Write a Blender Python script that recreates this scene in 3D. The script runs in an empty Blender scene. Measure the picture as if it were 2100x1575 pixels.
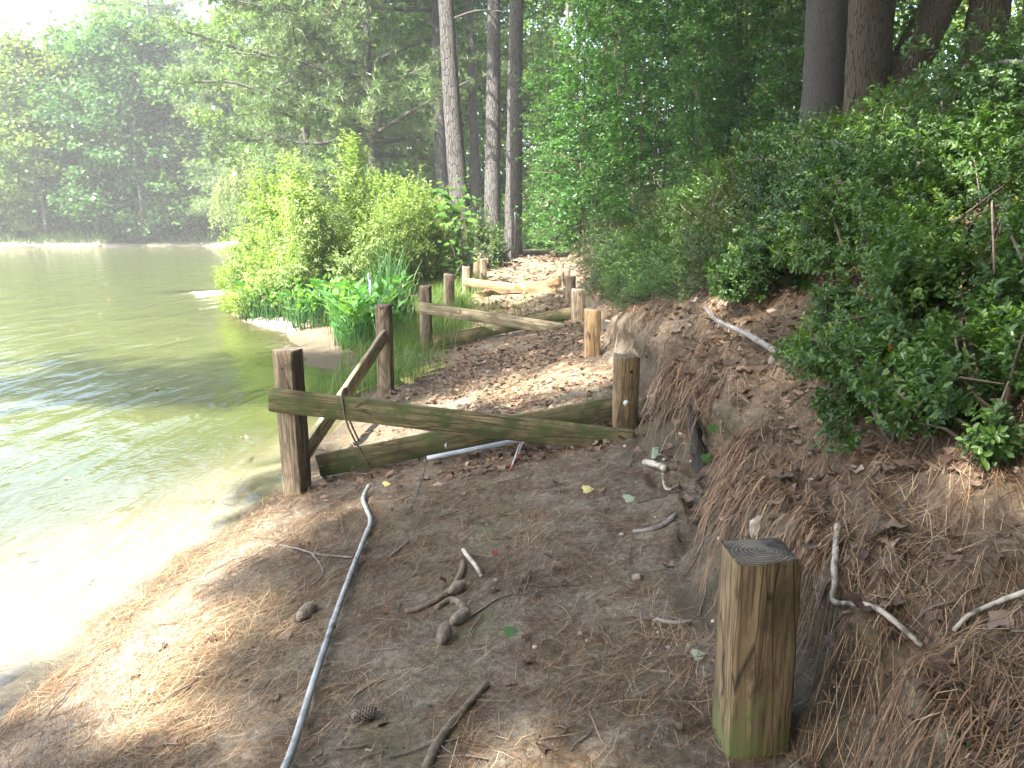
import bpy, bmesh, math
import numpy as np
from mathutils import Vector, Matrix

scene = bpy.context.scene
COL = scene.collection
rad = math.radians

# ------------------------------------------------------------------ camera
CAM = np.array([0.0, 0.0, 1.8]); PITCH = rad(11.4); F = 1648.0
cd = bpy.data.cameras.new('camera'); cam = bpy.data.objects.new('camera', cd); COL.objects.link(cam)
cam.location = CAM; cam.rotation_euler = (rad(90) - PITCH, 0, 0)
cd.sensor_width = 36; cd.lens = F / 2100 * 36; cd.clip_start = .05; cd.clip_end = 600
scene.camera = cam

# ------------------------------------------------------------------ light
SUN_EL, SUN_AZ = rad(52), rad(-138)          # azimuth from the view direction: the sun stands behind the camera's left shoulder
SUN = np.array([math.sin(SUN_AZ) * math.cos(SUN_EL), math.cos(SUN_AZ) * math.cos(SUN_EL), math.sin(SUN_EL)])
world = bpy.data.worlds.new('World'); scene.world = world; world.use_nodes = True
wn = world.node_tree; bg = wn.nodes['Background']
sky = wn.nodes.new('ShaderNodeTexSky'); sky.sky_type = 'NISHITA'; sky.sun_disc = False
sky.sun_elevation = SUN_EL; sky.sun_rotation = SUN_AZ
sky.air_density = 1.0; sky.dust_density = 3.0; sky.ozone_density = 1.0
wn.links.new(sky.outputs[0], bg.inputs[0]); bg.inputs[1].default_value = .125
sd = bpy.data.lights.new('sun', 'SUN'); sd.energy = 5.0; sd.angle = rad(.55); sd.color = (1, .95, .86)
so = bpy.data.objects.new('sun', sd); COL.objects.link(so)
so.rotation_euler = Vector(SUN).to_track_quat('Z', 'Y').to_euler()
vs = scene.view_settings; vs.view_transform = 'Standard'; vs.look = 'None'; vs.gamma = 1; vs.use_curve_mapping = False
vs.exposure = 3.05
cy = scene.cycles
cy.use_denoising = True; cy.max_bounces = 8; cy.diffuse_bounces = 4; cy.glossy_bounces = 3
cy.transmission_bounces = 4; cy.transparent_max_bounces = 8; cy.volume_bounces = 1
cy.sample_clamp_indirect = 8

# ------------------------------------------------------------------ noise and terrain
def _h(ix, iy, s):
    n = (ix * 374761393 + iy * 668265263 + s * 2147483647) & 0xffffffff
    n = ((n ^ (n >> 13)) * 1274126177) & 0xffffffff
    return ((n ^ (n >> 16)) & 0xffff) / 32767.5 - 1
def noise(x, y, s=0):
    x = np.asarray(x, float); y = np.asarray(y, float)
    ix = np.floor(x).astype(np.int64); iy = np.floor(y).astype(np.int64)
    fx = x - ix; fy = y - iy; fx = fx * fx * (3 - 2 * fx); fy = fy * fy * (3 - 2 * fy)
    return ((_h(ix, iy, s) * (1 - fx) + _h(ix + 1, iy, s) * fx) * (1 - fy)
            + (_h(ix, iy + 1, s) * (1 - fx) + _h(ix + 1, iy + 1, s) * fx) * fy)
def ip(y, ks, vs_): return np.interp(y, ks, vs_)
def sm(t): t = np.clip(t, 0, 1); return t * t * (3 - 2 * t)

def shore(y):
    x = ip(y, [-12, -6, -3, 0, 1.5, 2.74, 3.62, 5.2, 7, 8, 9.3, 10.2, 12, 13.3, 15, 16.3, 20, 25, 29, 40, 55, 63],
           [-16, -13, -4, -2.3, -2.05, -1.94, -1.80, -1.57, -1.62, -1.55, -1.66, -2.6, -3.25, -3.8, -5.1, -5.6, -6.4, -8, -9.3, -12, -18, -24])
    return x + .10 * noise(0 * y + 3.3, y * 1.3, 5) + .04 * noise(0 * y, y * 5, 6)
def zones(y):
    xs = shore(y)
    xl = np.maximum(ip(y, [0, 5, 8, 10.4, 15, 18, 24, 30, 60], [-1.5, -1.35, -1.25, -1.1, -.83, -.65, .1, .3, .3]), xs + .15)
    zl = ip(y, [0, 2, 5, 8, 10.4, 12.6, 14.8, 18, 24, 30, 60], [.13, .10, .05, .09, .16, .33, .42, .56, .84, 1.1, 1.8])
    xr = ip(y, [0, 1.84, 4.83, 7.4, 9.8, 14, 16, 24, 30, 60], [.60, .66, .76, .80, .86, .98, 1.05, 1.4, 1.6, 2])
    zr = ip(y, [0, 1.84, 4.83, 7.4, 9.8, 14, 16.5, 24, 30, 60], [.38, .42, .54, .60, .60, .66, .72, .88, 1.15, 2.0])
    return xs, xl, zl, xr, zr
def lip(y):
    xs, xl, zl, xr, zr = zones(y)
    w = sm((10 - y) / 4)
    lx = ip(y, [0, 1.5, 2.2, 2.7, 3.05, 3.4, 3.75, 4.1, 4.4, 4.8, 5.4, 6.5, 8], [1.0, .95, .88, .80, .84, 1.12, 1.20, .97, .86, 1.0, 1.08, 1.0, 1.08]) * w + (xr + .26) * (1 - w)
    lx = lx + .05 * noise(y * 3.3, 0 * y + 2, 12) + .03 * noise(y * 8, 0 * y + 2, 14) + .015 * noise(y * 19, 0 * y, 34)
    lz = zr + .09 + .30 * w + .07 * w * noise(y * 1.7, 0 * y + 9, 13)
    return lx, lz
def terrain(x, y):
    x = np.asarray(x, float); y = np.asarray(y, float)
    xs, xl, zl, xr, zr = zones(y); lx, lz = lip(y)
    z = np.where(x < xs, np.maximum((x - xs) * ip(y, [3, 7], [.05, .15]), -1.0), 0.)
    t = np.clip((x - xs) / (xl - xs), 0, 1); z = z + zl * np.power(t, .8)
    t = np.clip((x - xl) / (xr - xl), 0, 1); z = z + (zr - zl) * t
    t = sm((x - xr) / (lx - xr)); u_ = np.maximum(lx - .17 - .05 * noise(x * 3, y * 6, 24), xr - .03); t = .16 * np.clip((x - xr) / (lx - xr), 0, 1) + .84 * sm((x - u_) / (lx - u_)); z = z + (lz - zr) * t
    z = z + .56 * np.clip(x - lx, 0, 6.5) + .06 * np.clip(x - lx - 6.5, 0, 60)
    onland = sm((x - xs) / .6)
    hill = sm((x - lx) / 1.0)
    z = z + onland * (.025 * noise(x * 1.3, y * 1.3, 1) + .014 * noise(x * 4, y * 4, 2) + .007 * noise(x * 11, y * 11, 3) + .003 * noise(x * 27, y * 27, 4))
    sc_ = sm((x - xr + .05) / .1) * (1 - sm((x - lx - .5) / .4))
    z = z + sc_ * (.045 * noise(x * 7, y * 5, 21) + .03 * noise(x * 15, y * 13, 22) + .015 * noise(x * 34, y * 30, 23))
    z = z + hill * (.10 * noise(x * .9, y * .9, 7) + .06 * noise(x * 2.2, y * 2.2, 8) + .045 * noise(x * 5.5, y * 5.5, 9) + .026 * noise(x * 13, y * 13, 10) + .01 * noise(x * 31, y * 31, 19))
    # far bank across the pond
    q = y - 62 - 1.2 * noise(x * .12, 0 * y, 31) - .4 * noise(x * .6, 0 * y, 32) - .03 * (x + 30)
    zb = np.where(q < 0, np.maximum(q * .12, -1.0), ip(q, [0, 1.2, 2.2, 6, 14, 40, 90], [0, .16, .42, 1.1, 2.6, 5.5, 7]))
    zb = zb + .25 * sm(q / 6) * noise(x * .4, y * .4, 33)
    z = np.maximum(z, zb)
    # small mud bar in the pond
    z = np.maximum(z, .05 - .02 * np.hypot((x + 7.6) / .7, (y - 21.2) / .28) ** 2 * 1.4)
    return z

def ray(px, py):
    a = (px - 1050) / F; b = (787.5 - py) / F
    return np.array([a, math.cos(PITCH) + b * math.sin(PITCH), -math.sin(PITCH) + b * math.cos(PITCH)])
def gp(px, py, dz=0.):
    d = ray(px, py); ts = np.arange(1.0, 90, .02); P = CAM + ts[:, None] * d
    k = np.argmax(P[:, 2] < terrain(P[:, 0], P[:, 1])); p = P[k].copy(); p[2] = float(terrain(p[0], p[1])) + dz
    return p
def at(px, py, Y):
    d = ray(px, py); return CAM + d * (Y / d[1])

# ------------------------------------------------------------------ mesh helpers
def mk(name, V, Fs, attrs=None, smooth=False, mats=None, mat_idx=None):
    """V (n,3); Fs = array (m,k) or list of such arrays"""
    if isinstance(Fs, np.ndarray): Fs = [Fs]
    Fs = [np.asarray(f, np.int32) for f in Fs if len(f)]
    me = bpy.data.meshes.new(name)
    V = np.asarray(V, np.float32); me.vertices.add(len(V)); me.vertices.foreach_set('co', V.ravel())
    loops = np.concatenate([f.ravel() for f in Fs]); tot = np.concatenate([np.full(len(f), f.shape[1], np.int32) for f in Fs])
    st = np.concatenate([[0], np.cumsum(tot)[:-1]]).astype(np.int32)
    me.loops.add(len(loops)); me.loops.foreach_set('vertex_index', loops)
    me.polygons.add(len(tot)); me.polygons.foreach_set('loop_start', st); me.polygons.foreach_set('loop_total', tot)
    if smooth: me.polygons.foreach_set('use_smooth', np.ones(len(tot), bool))
    for k, v in (attrs or {}).items():
        a = me.attributes.new(k, 'FLOAT', 'POINT'); a.data.foreach_set('value', np.asarray(v, np.float32))
    for m in (mats or []): me.materials.append(m)
    if mat_idx is not None: me.polygons.foreach_set('material_index', np.asarray(mat_idx, np.int32))
    me.update(calc_edges=True); return me

class MB:
    def __init__(s): s.V = []; s.F = {}; s.R = []; s.n = 0
    def add(s, V, Fs, rnd=0.5):
        V = np.asarray(V, float)
        for f in (Fs if isinstance(Fs, list) else [Fs]):
            f = np.asarray(f)
            if len(f): s.F.setdefault(f.shape[1], []).append(f + s.n)
        s.V.append(V); s.R.append(np.broadcast_to(np.asarray(rnd, float), (len(V),))); s.n += len(V); return s
    def mesh(s, name, mat, smooth=False, origin=None):
        V = np.concatenate(s.V)
        if origin is not None: V = V - np.asarray(origin)
        return mk(name, V, [np.concatenate(v) for v in s.F.values()], {'rnd': np.concatenate(s.R)}, smooth, [mat])

def link(name, me, parent=None, loc=(0, 0, 0), rot=None):
    o = bpy.data.objects.new(name, me); COL.objects.link(o); o.location = loc
    if rot is not None: o.rotation_euler = rot
    if parent is not None: o.parent = parent
    return o
def tag(o, label=None, cat=None, group=None, kind=None):
    if label: o['label'] = label
    if cat: o['category'] = cat
    if group: o['group'] = group
    if kind: o['kind'] = kind
    return o
def thing(name, label, cat, loc, group=None, rz=0):
    o = link(name, None, None, loc); o.rotation_euler.z = rz; o.empty_display_size = .2
    return tag(o, label, cat, group)

def nrm(a): return a / np.maximum(np.linalg.norm(a, axis=-1, keepdims=True), 1e-9)
def scatter(T, TF, P, D, Nn, S):
    """place template T (x side, y along, z normal) at P with directions D, normals Nn, scales S (n,) or (n,3)"""
    D = nrm(D); side = nrm(np.cross(D, Nn)); Nn = np.cross(side, D)
    S = np.asarray(S, float); S = np.repeat(S[:, None], 3, 1) if S.ndim == 1 else S
    k = len(T); n = len(P)
    V = (P[:, None] + (T[None, :, 0:1] * S[:, None, 0:1]) * side[:, None] + (T[None, :, 1:2] * S[:, None, 1:2]) * D[:, None]
         + (T[None, :, 2:3] * S[:, None, 2:3]) * Nn[:, None]).reshape(-1, 3)
    Fs = [(np.asarray(f)[None] + (np.arange(n) * k)[:, None, None]).reshape(-1, np.asarray(f).shape[1]) for f in TF]
    return V, Fs
def tube(pts, r, sides=8, rng=None, jit=0., cap=True, twist=0.):
    pts = np.asarray(pts, float); n = len(pts); r = np.broadcast_to(np.asarray(r, float), (n,))
    t = nrm(np.gradient(pts, axis=0)); ref = np.array([0, 0, 1.]) if abs(t[:, 2]).mean() < .8 else np.array([1., 0, 0])
    u = nrm(np.cross(t, ref)); w = np.cross(t, u)
    a = np.linspace(0, 2 * math.pi, sides, endpoint=False)
    rr = r[:, None] * (1 + (jit * (rng.random((n, sides)) * 2 - 1) if rng is not None else 0))
    V = (pts[:, None] + rr[..., None] * (np.cos(a)[None, :, None] * u[:, None] + np.sin(a)[None, :, None] * w[:, None])).reshape(-1, 3)
    i = np.arange(n - 1)[:, None] * sides; j = np.arange(sides)[None]; j2 = (j + 1) % sides
    Q = np.stack([i + j, i + j2, i + sides + j2, i + sides + j], -1).reshape(-1, 4)
    Fs = [Q]
    if cap: Fs.append(np.array([np.arange(sides)[::-1], (n - 1) * sides + np.arange(sides)]))
    return V, Fs
def smooth_path(P, n):
    P = np.asarray(P, float); m = len(P); ts = np.linspace(0, m - 1, n); out = []
    Q = np.vstack([2 * P[0] - P[1], P, 2 * P[-1] - P[-2]])
    for t in ts:
        i = min(int(t), m - 2); f = t - i; a, b, c, d = Q[i], Q[i + 1], Q[i + 2], Q[i + 3]
        out.append(.5 * (2 * b + (c - a) * f + (2 * a - 5 * b + 4 * c - d) * f * f + (3 * b - a - 3 * c + d) * f ** 3))
    return np.array(out)

# leaf templates (x side, y along, z normal), unit length
def leafT(w, fold=.06, bend=.12):
    T = np.array([[0, 0, 0], [-w * .8, .3, fold - bend * .1], [-w, .6, fold - bend * .4], [0, 1, -bend], [w, .6, fold - bend * .4], [w * .8, .3, fold - bend * .1], [0, .45, -bend * .2]])
    return T, [np.array([[0, 6, 2, 1], [6, 3, 2, 2][:4], [0, 5, 4, 6]])[[0, 2]], np.array([[6, 3, 2], [6, 4, 3]])]
def leaf2(w, fold=.06, bend=.12): return np.array([[0, 0, 0], [-w, .52, fold], [w, .52, fold], [0, 1, -bend]]), [np.array([[0, 3, 1], [0, 2, 3]])]
def leaf4(w, fold=.06, bend=.12): return np.array([[0, 0, 0], [-w * .9, .38, fold], [-w * .8, .74, fold - bend * .4], [0, 1, -bend], [w * .8, .74, fold - bend * .4], [w * .9, .38, fold]]), [np.array([[0, 2, 1], [0, 3, 2], [0, 4, 3], [0, 5, 4]])]
AZ = leaf2(.27); AZN = leaf4(.25); NAR = leaf2(.13, .03, .25); OVAL = leaf2(.36, .08, .15)
DIA = (np.array([[0, 0, 0], [-.38, .5, .05], [0, 1, -.1], [.38, .5, .05]]), [np.array([[0, 3, 2, 1]])])
HEART = (np.array([[0, .08, 0], [-.3, -.06, .04], [-.5, .2, .05], [-.36, .6, 0], [0, 1, -.14], [.36, .6, 0], [.5, .2, .05], [.3, -.06, .04], [0, .5, -.03]]),
         [np.array([[0, 8, 2, 1], [8, 4, 3, 2], [0, 7, 6, 8], [8, 6, 5, 4]])])
def tuftT(n, rng, w=.062, spread=.9):
    d = nrm(np.c_[rng.normal(0, spread, n), np.abs(rng.normal(.6, .5, n)), rng.normal(0, spread, n)])
    V, Fs = scatter(np.array([[-w, 0, 0], [w, 0, 0], [0, 1, -.08]]), [np.array([[0, 1, 2]])], np.zeros((n, 3)), d, rng.normal(size=(n, 3)), np.ones(n) * rng.uniform(.7, 1.1, n))
    return V, Fs

# ------------------------------------------------------------------ materials
def newmat(name):
    m = bpy.data.materials.new(name); m.use_nodes = True; nt = m.node_tree; return m, nt, nt.nodes['Principled BSDF']
def nd(nt, t, ins=None, **props):
    n = nt.nodes.new(t)
    for k, v in props.items(): setattr(n, k, v)
    for k, v in (ins or {}).items():
        s = n.inputs[k]
        if isinstance(v, bpy.types.NodeSocket): nt.links.new(v, s)
        else: s.default_value = v
    return n
def ramp(nt, fac, stops, interp='LINEAR'):
    n = nt.nodes.new('ShaderNodeValToRGB'); r = n.color_ramp; r.interpolation = interp
    while len(r.elements) < len(stops): r.elements.new(.5)
    for e, (p, c) in zip(r.elements, stops):
        e.position = p; e.color = tuple(c) + (1,) if not np.isscalar(c) else (c, c, c, 1)
    nt.links.new(fac, n.inputs[0]); return n.outputs[0]
def tex(nt, vec, scale, detail=4, rough=.55, dist=0.): return nd(nt, 'ShaderNodeTexNoise', {'Vector': vec, 'Scale': scale, 'Detail': detail, 'Roughness': rough, 'Distortion': dist}).outputs['Fac']
def mapping(nt, scale, kind='Object'):
    tc = nt.nodes.new('ShaderNodeTexCoord'); return nd(nt, 'ShaderNodeMapping', {'Vector': tc.outputs[kind], 'Scale': scale}).outputs[0]
def mix(nt, f, a, b, mode='MIX'):
    n = nt.nodes.new('ShaderNodeMix'); n.data_type = 'RGBA'; n.blend_type = mode
    for s, v in ((n.inputs[0], f), (n.inputs[6], a), (n.inputs[7], b)):
        if isinstance(v, bpy.types.NodeSocket): nt.links.new(v, s)
        else: s.default_value = v if np.isscalar(v) else (tuple(v) + (1,))[:4]
    return n.outputs[2]
def math_(nt, op, a, b=0.):
    n = nt.nodes.new('ShaderNodeMath'); n.operation = op; n.use_clamp = False
    for s, v in zip(n.inputs, (a, b)):
        if isinstance(v, bpy.types.NodeSocket): nt.links.new(v, s)
        else: s.default_value = v
    return n.outputs[0]
def bump(nt, bsdf, h, strength=.5, dist=.02):
    b = nd(nt, 'ShaderNodeBump', {'Height': h, 'Strength': strength, 'Distance': dist}); nt.links.new(b.outputs[0], bsdf.inputs['Normal']); return b
def attr(nt, name='rnd'): return nd(nt, 'ShaderNodeAttribute', attribute_name=name).outputs['Fac']

def leaf_mat(name, stops, trans=.4, rough=.42, tint=(1.25, 1.35, .55)):
    m, nt, b = newmat(name)
    inf = nd(nt, 'ShaderNodeObjectInfo').outputs['Random']
    f = math_(nt, 'ADD', attr(nt), math_(nt, 'MULTIPLY', math_(nt, 'SUBTRACT', inf, .5), .22))
    c = ramp(nt, f, stops)
    nt.links.new(c, b.inputs['Base Color']); b.inputs['Roughness'].default_value = rough
    b.inputs['Specular IOR Level'].default_value = .4
    tc = mix(nt, 1.0, c, tint, 'MULTIPLY')
    tr = nd(nt, 'ShaderNodeBsdfTranslucent', {'Color': tc})
    ms = nd(nt, 'ShaderNodeMixShader', {0: trans, 1: b.outputs[0], 2: tr.outputs[0]})
    nt.links.new(ms.outputs[0], nt.nodes['Material Output'].inputs[0]); return m
def plain(name, stops, scale=30, rough=.8, bs=.3, stretch=(1, 1, 1), bd=.01):
    m, nt, b = newmat(name); v = mapping(nt, stretch); n = tex(nt, v, scale, 6)
    nt.links.new(ramp(nt, n, stops), b.inputs['Base Color']); b.inputs['Roughness'].default_value = rough
    bump(nt, b, n, bs, bd); return m
def rnd_mat(name, stops, rough=.8, trans=0., spec=.25):
    m, nt, b = newmat(name); c = ramp(nt, attr(nt), stops); nt.links.new(c, b.inputs['Base Color'])
    b.inputs['Roughness'].default_value = rough; b.inputs['Specular IOR Level'].default_value = spec
    if trans:
        tr = nd(nt, 'ShaderNodeBsdfTranslucent', {'Color': c}); ms = nd(nt, 'ShaderNodeMixShader', {0: trans, 1: b.outputs[0], 2: tr.outputs[0]})
        nt.links.new(ms.outputs[0], nt.nodes['Material Output'].inputs[0])
    return m

M = {}
M['azalea'] = leaf_mat('azalea_leaf', [(0, (.024, .05, .011)), (.4, (.05, .105, .02)), (.75, (.085, .15, .028)), (.93, (.14, .21, .04)), (1, (.2, .16, .05))], .38, .4)
M['azalea_dark'] = leaf_mat('azalea_dark_leaf', [(0, (.022, .046, .012)), (.45, (.045, .09, .022)), (.8, (.075, .13, .032)), (.95, (.13, .18, .045)), (1, (.17, .13, .05))], .35, .42)
M['broad'] = leaf_mat('broad_leaf', [(0, (.03, .07, .018)), (.5, (.065, .14, .03)), (1, (.13, .21, .05))], .5, .45)
M['broad_dark'] = leaf_mat('dark_broad_leaf', [(0, (.02, .055, .018)), (.5, (.045, .11, .032)), (1, (.09, .165, .045))], .45, .45)
M['broad_light'] = leaf_mat('light_broad_leaf', [(0, (.05, .09, .022)), (.5, (.095, .155, .035)), (1, (.17, .22, .055))], .5, .45)
M['thicket'] = leaf_mat('thicket_leaf', [(0, (.025, .07, .018)), (.5, (.045, .12, .028)), (1, (.085, .18, .04))], .5, .4)
M['bright'] = leaf_mat('willow_leaf', [(0, (.09, .15, .035)), (.5, (.16, .23, .07)), (1, (.26, .31, .13))], .5, .4)
M['vine'] = leaf_mat('vine_leaf', [(0, (.05, .12, .025)), (1, (.11, .2, .04))], .45, .35)
M['weed'] = leaf_mat('pickerel_leaf', [(0, (.04, .12, .03)), (.6, (.07, .18, .05)), (1, (.14, .24, .05))], .4, .32)
M['reed'] = leaf_mat('reed_blade', [(0, (.03, .09, .03)), (1, (.07, .16, .05))], .35, .4)
M['grass'] = leaf_mat('grass_blade', [(0, (.05, .12, .025)), (.7, (.10, .19, .04)), (1, (.22, .2, .09))], .4, .5)
M['pine'] = leaf_mat('pine_needle', [(0, (.06, .10, .04)), (.5, (.10, .16, .06)), (.93, (.15, .21, .08)), (1, (.26, .19, .09))], .4, .45, (1.2, 1.2, .7))
M['straw'] = rnd_mat('pine_straw', [(0, (.04, .024, .014)), (.4, (.125, .07, .036)), (.78, (.26, .155, .078)), (1, (.43, .32, .20))], .6, .12, .3)
M['dryleaf'] = rnd_mat('dry_leaf', [(0, (.07, .042, .028)), (.35, (.14, .088, .06)), (.75, (.22, .155, .11)), (1, (.38, .30, .22))], .7, .15)
M['stalk'] = rnd_mat('cut_stalk', [(0, (.30, .34, .10)), (1, (.55, .52, .22))], .5, .15)
M['twig'] = plain('twig_bark', [(.3, (.06, .045, .032)), (.7, (.16, .12, .085))], 60, .85, .4)
M['stem'] = plain('stem_bark', [(.3, (.045, .033, .022)), (.7, (.11, .08, .055))], 60, .85, .4)
M['palestick'] = plain('pale_bark', [(.38, (.09, .075, .055)), (.5, (.30, .26, .20)), (.75, (.45, .41, .34))], 30, .75, .3)
M['greystick'] = plain('grey_bark', [(.3, (.09, .08, .07)), (.7, (.25, .225, .20))], 40, .85, .4)
M['root'] = plain('root_bark', [(.3, (.06, .045, .03)), (.7, (.19, .145, .10))], 40, .9, .5)
M['conduit'] = plain('grey_pvc', [(.32, (.12, .11, .09)), (.46, (.25, .255, .245)), (.7, (.33, .335, .32))], 22, .5, .1)
M['conduit2'] = plain('blue_grey_pvc', [(.3, (.20, .23, .26)), (.7, (.28, .31, .34))], 15, .45, .05)
M['black'] = plain('black_metal', [(.3, (.012, .012, .014)), (.7, (.03, .03, .03))], 30, .5, .1)
M['darkhole'] = plain('dark_hole', [(.3, (.012, .009, .006)), (.7, (.03, .02, .015))], 30, .9, .1)
M['copper'] = plain('bare_copper', [(.3, (.45, .16, .08)), (.7, (.6, .3, .18))], 30, .4, .1)
M['whitewire'] = plain('white_cable', [(.3, (.5, .45, .42)), (.7, (.62, .58, .55))], 30, .5, .1)
M['redcap'] = plain('red_cap', [(.3, (.4, .05, .03)), (.7, (.55, .09, .05))], 30, .4, .1)
M['zinc'] = plain('galvanised_steel', [(.3, (.35, .34, .32)), (.7, (.55, .54, .52))], 60, .45, .2)
M['pebble'] = plain('pale_pebble', [(.3, (.26, .23, .18)), (.7, (.5, .46, .39))], 25, .7, .2)
M['tanstone'] = plain('tan_stone', [(.3, (.13, .105, .075)), (.7, (.30, .25, .18))], 25, .85, .4)
M['rock'] = plain('green_grey_rock', [(.3, (.10, .14, .10)), (.7, (.28, .34, .26))], 25, .85, .5)
M['cone'] = plain('pine_cone_scale', [(.3, (.10, .08, .062)), (.7, (.24, .20, .16))], 40, .85, .3)

def bark(name, c0, c1, c2, scale=9, stretch=.28, strength=.9):
    m, nt, b = newmat(name); v = mapping(nt, (1, 1, stretch))
    dv = nd(nt, 'ShaderNodeTexVoronoi', {'Vector': v, 'Scale': scale}, feature='DISTANCE_TO_EDGE').outputs[0]
    n = tex(nt, v, scale * 3, 6, .65); big = tex(nt, v, 2.5, 3)
    e = ramp(nt, dv, [(0, .1), (.09, 1.)])
    c = mix(nt, n, c1, c2); c = mix(nt, e, c0, c); c = mix(nt, ramp(nt, big, [(.35, 0.), (.7, .55)]), c, tuple(.75 * np.array(c1)))
    nt.links.new(c, b.inputs['Base Color']); b.inputs['Roughness'].default_value = .92; b.inputs['Specular IOR Level'].default_value = .15
    bump(nt, b, math_(nt, 'ADD', e, math_(nt, 'MULTIPLY', n, .6)), strength, .03); return m
M['pinebark'] = bark('pine_bark', (.028, .026, .025), (.058, .054, .051), (.105, .099, .092), 17, .25, .9)
M['oakbark'] = bark('oak_bark', (.028, .022, .016), (.07, .055, .04), (.18, .14, .095), 34, .09, .9)
M['greybark'] = bark('grey_bark_trunk', (.03, .027, .024), (.055, .05, .046), (.10, .092, .083), 75, .07, .6)
M['farbark'] = plain('far_bark', [(.3, (.06, .052, .045)), (.7, (.15, .13, .11))], 8, .9, .3)

def wood(name, base, dark, light, moss=(.075, .095, .03), mz=None, mamt=.5, mlow=.45):
    """sawn lumber, grain along local Z; algae in its own blotches, thicker below local height mz"""
    m, nt, b = newmat(name); tc = nt.nodes.new('ShaderNodeTexCoord'); oi = nd(nt, 'ShaderNodeObjectInfo').outputs['Random']
    off = nd(nt, 'ShaderNodeCombineXYZ', {0: math_(nt, 'MULTIPLY', oi, 7.), 1: math_(nt, 'MULTIPLY', oi, 13.), 2: math_(nt, 'MULTIPLY', oi, 3.)}).outputs[0]
    p = nd(nt, 'ShaderNodeVectorMath', {0: tc.outputs['Object'], 1: off}, operation='ADD').outputs[0]
    g = nd(nt, 'ShaderNodeMapping', {'Vector': p, 'Scale': (1, 1, .045)}).outputs[0]
    grain = tex(nt, g, 95, 5, .6, .4); ring = tex(nt, g, 26, 3, .5, 1.2)
    st = tex(nt, nd(nt, 'ShaderNodeMapping', {'Vector': p, 'Scale': (1, 1, .5)}).outputs[0], 9, 5, .6, .6)
    c = ramp(nt, ring, [(.3, dark), (.5, base), (.72, light)])
    c = mix(nt, ramp(nt, grain, [(.36, .75), (.5, 0.)]), c, tuple(.35 * np.array(dark)))
    cr_ = nd(nt, 'ShaderNodeTexVoronoi', {'Vector': nd(nt, 'ShaderNodeMapping', {'Vector': p, 'Scale': (1, 1, .07)}).outputs[0], 'Scale': 22., 'Randomness': 1.}, feature='DISTANCE_TO_EDGE').outputs[0]
    c = mix(nt, ramp(nt, cr_, [(.0, .9), (.035, 0.)]), c, tuple(.18 * np.array(dark)))
    c = mix(nt, ramp(nt, st, [(.48, 0.), (.64, .85)]), c, tuple(.55 * np.array(dark)))
    ms = tex(nt, p, 7, 5, .65)
    if mz is not None:
        z = nd(nt, 'ShaderNodeSeparateXYZ', {0: tc.outputs['Object']}).outputs[2]
        ms = math_(nt, 'ADD', ms, math_(nt, 'MULTIPLY', math_(nt, 'SUBTRACT', mz, z), .9))
    c = mix(nt, ramp(nt, ms, [(mlow, 0.), (mlow + .22, mamt)]), c, moss)
    nt.links.new(c, b.inputs['Base Color']); b.inputs['Roughness'].default_value = .82; b.inputs['Specular IOR Level'].default_value = .2
    bump(nt, b, math_(nt, 'ADD', grain, math_(nt, 'MULTIPLY', st, .5)), .5, .004); return m
M['wood_post'] = wood('post_wood', (.185, .145, .098), (.10, .078, .052), (.27, .22, .158), mz=.2, mamt=.75)
M['wood_front'] = wood('front_post_wood', (.19, .135, .072), (.085, .058, .032), (.28, .205, .115), (.095, .115, .036), mz=.30, mamt=.75, mlow=.5)
M['wood_mossy'] = wood('mossy_board_wood', (.14, .112, .06), (.065, .056, .028), (.21, .165, .09), (.04, .058, .018), mamt=.88, mlow=.40)
M['wood_grey'] = wood('weathered_board_wood', (.23, .19, .12), (.13, .11, .065), (.32, .27, .18), (.12, .14, .06), mamt=.6, mlow=.5)
M['wood_tan'] = wood('tan_board_wood', (.22, .155, .088), (.18, .11, .05), (.38, .25, .13), mamt=.2, mlow=.6)
m, nt, b = newmat('end_grain'); v = mapping(nt, (1, 1, 1)); wv = nd(nt, 'ShaderNodeTexWave', {'Vector': v, 'Scale': 28., 'Distortion': 2.5, 'Detail': 3.}, wave_type='RINGS', rings_direction='Z').outputs['Fac']
n1 = tex(nt, v, 22, 5); c = mix(nt, wv, (.10, .08, .06), (.20, .165, .125)); c = mix(nt, ramp(nt, n1, [(.42, 0.), (.62, .85)]), c, (.045, .038, .03)); nt.links.new(c, b.inputs['Base Color']); b.inputs['Roughness'].default_value = .9; bump(nt, b, wv, .4, .003); M['endgrain'] = m

# ground
m, nt, b = newmat('forest_ground'); tc = nt.nodes.new('ShaderNodeTexCoord'); P = tc.outputs['Object']
big = tex(nt, P, .9, 5, .6); mid = tex(nt, P, 5, 6, .65); fine = tex(nt, P, 38, 6, .7); vf = tex(nt, P, 150, 4, .7)
soil = ramp(nt, fine, [(.25, (.068, .057, .043)), (.5, (.158, .132, .098)), (.75, (.28, .24, .182))])
straw = ramp(nt, fine, [(.25, (.034, .024, .016)), (.5, (.10, .07, .045)), (.75, (.20, .145, .095))])
c = mix(nt, ramp(nt, mid, [(.42, 0.), (.58, .9)]), soil, straw)
c = mix(nt, ramp(nt, big, [(.50, 0.), (.62, .35)]), c, (.11, .10, .05))
c = mix(nt, attr(nt, 'wet'), c, mix(nt, fine, (.05, .042, .03), (.11, .09, .06)))
c = mix(nt, attr(nt, 'sand_glare'), c, mix(nt, fine, (.33, .305, .26), (.52, .49, .43)))
c = mix(nt, attr(nt, 'green'), c, mix(nt, mid, (.05, .10, .02), (.16, .22, .05)))
c = mix(nt, attr(nt, 'straw'), c, straw)
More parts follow.
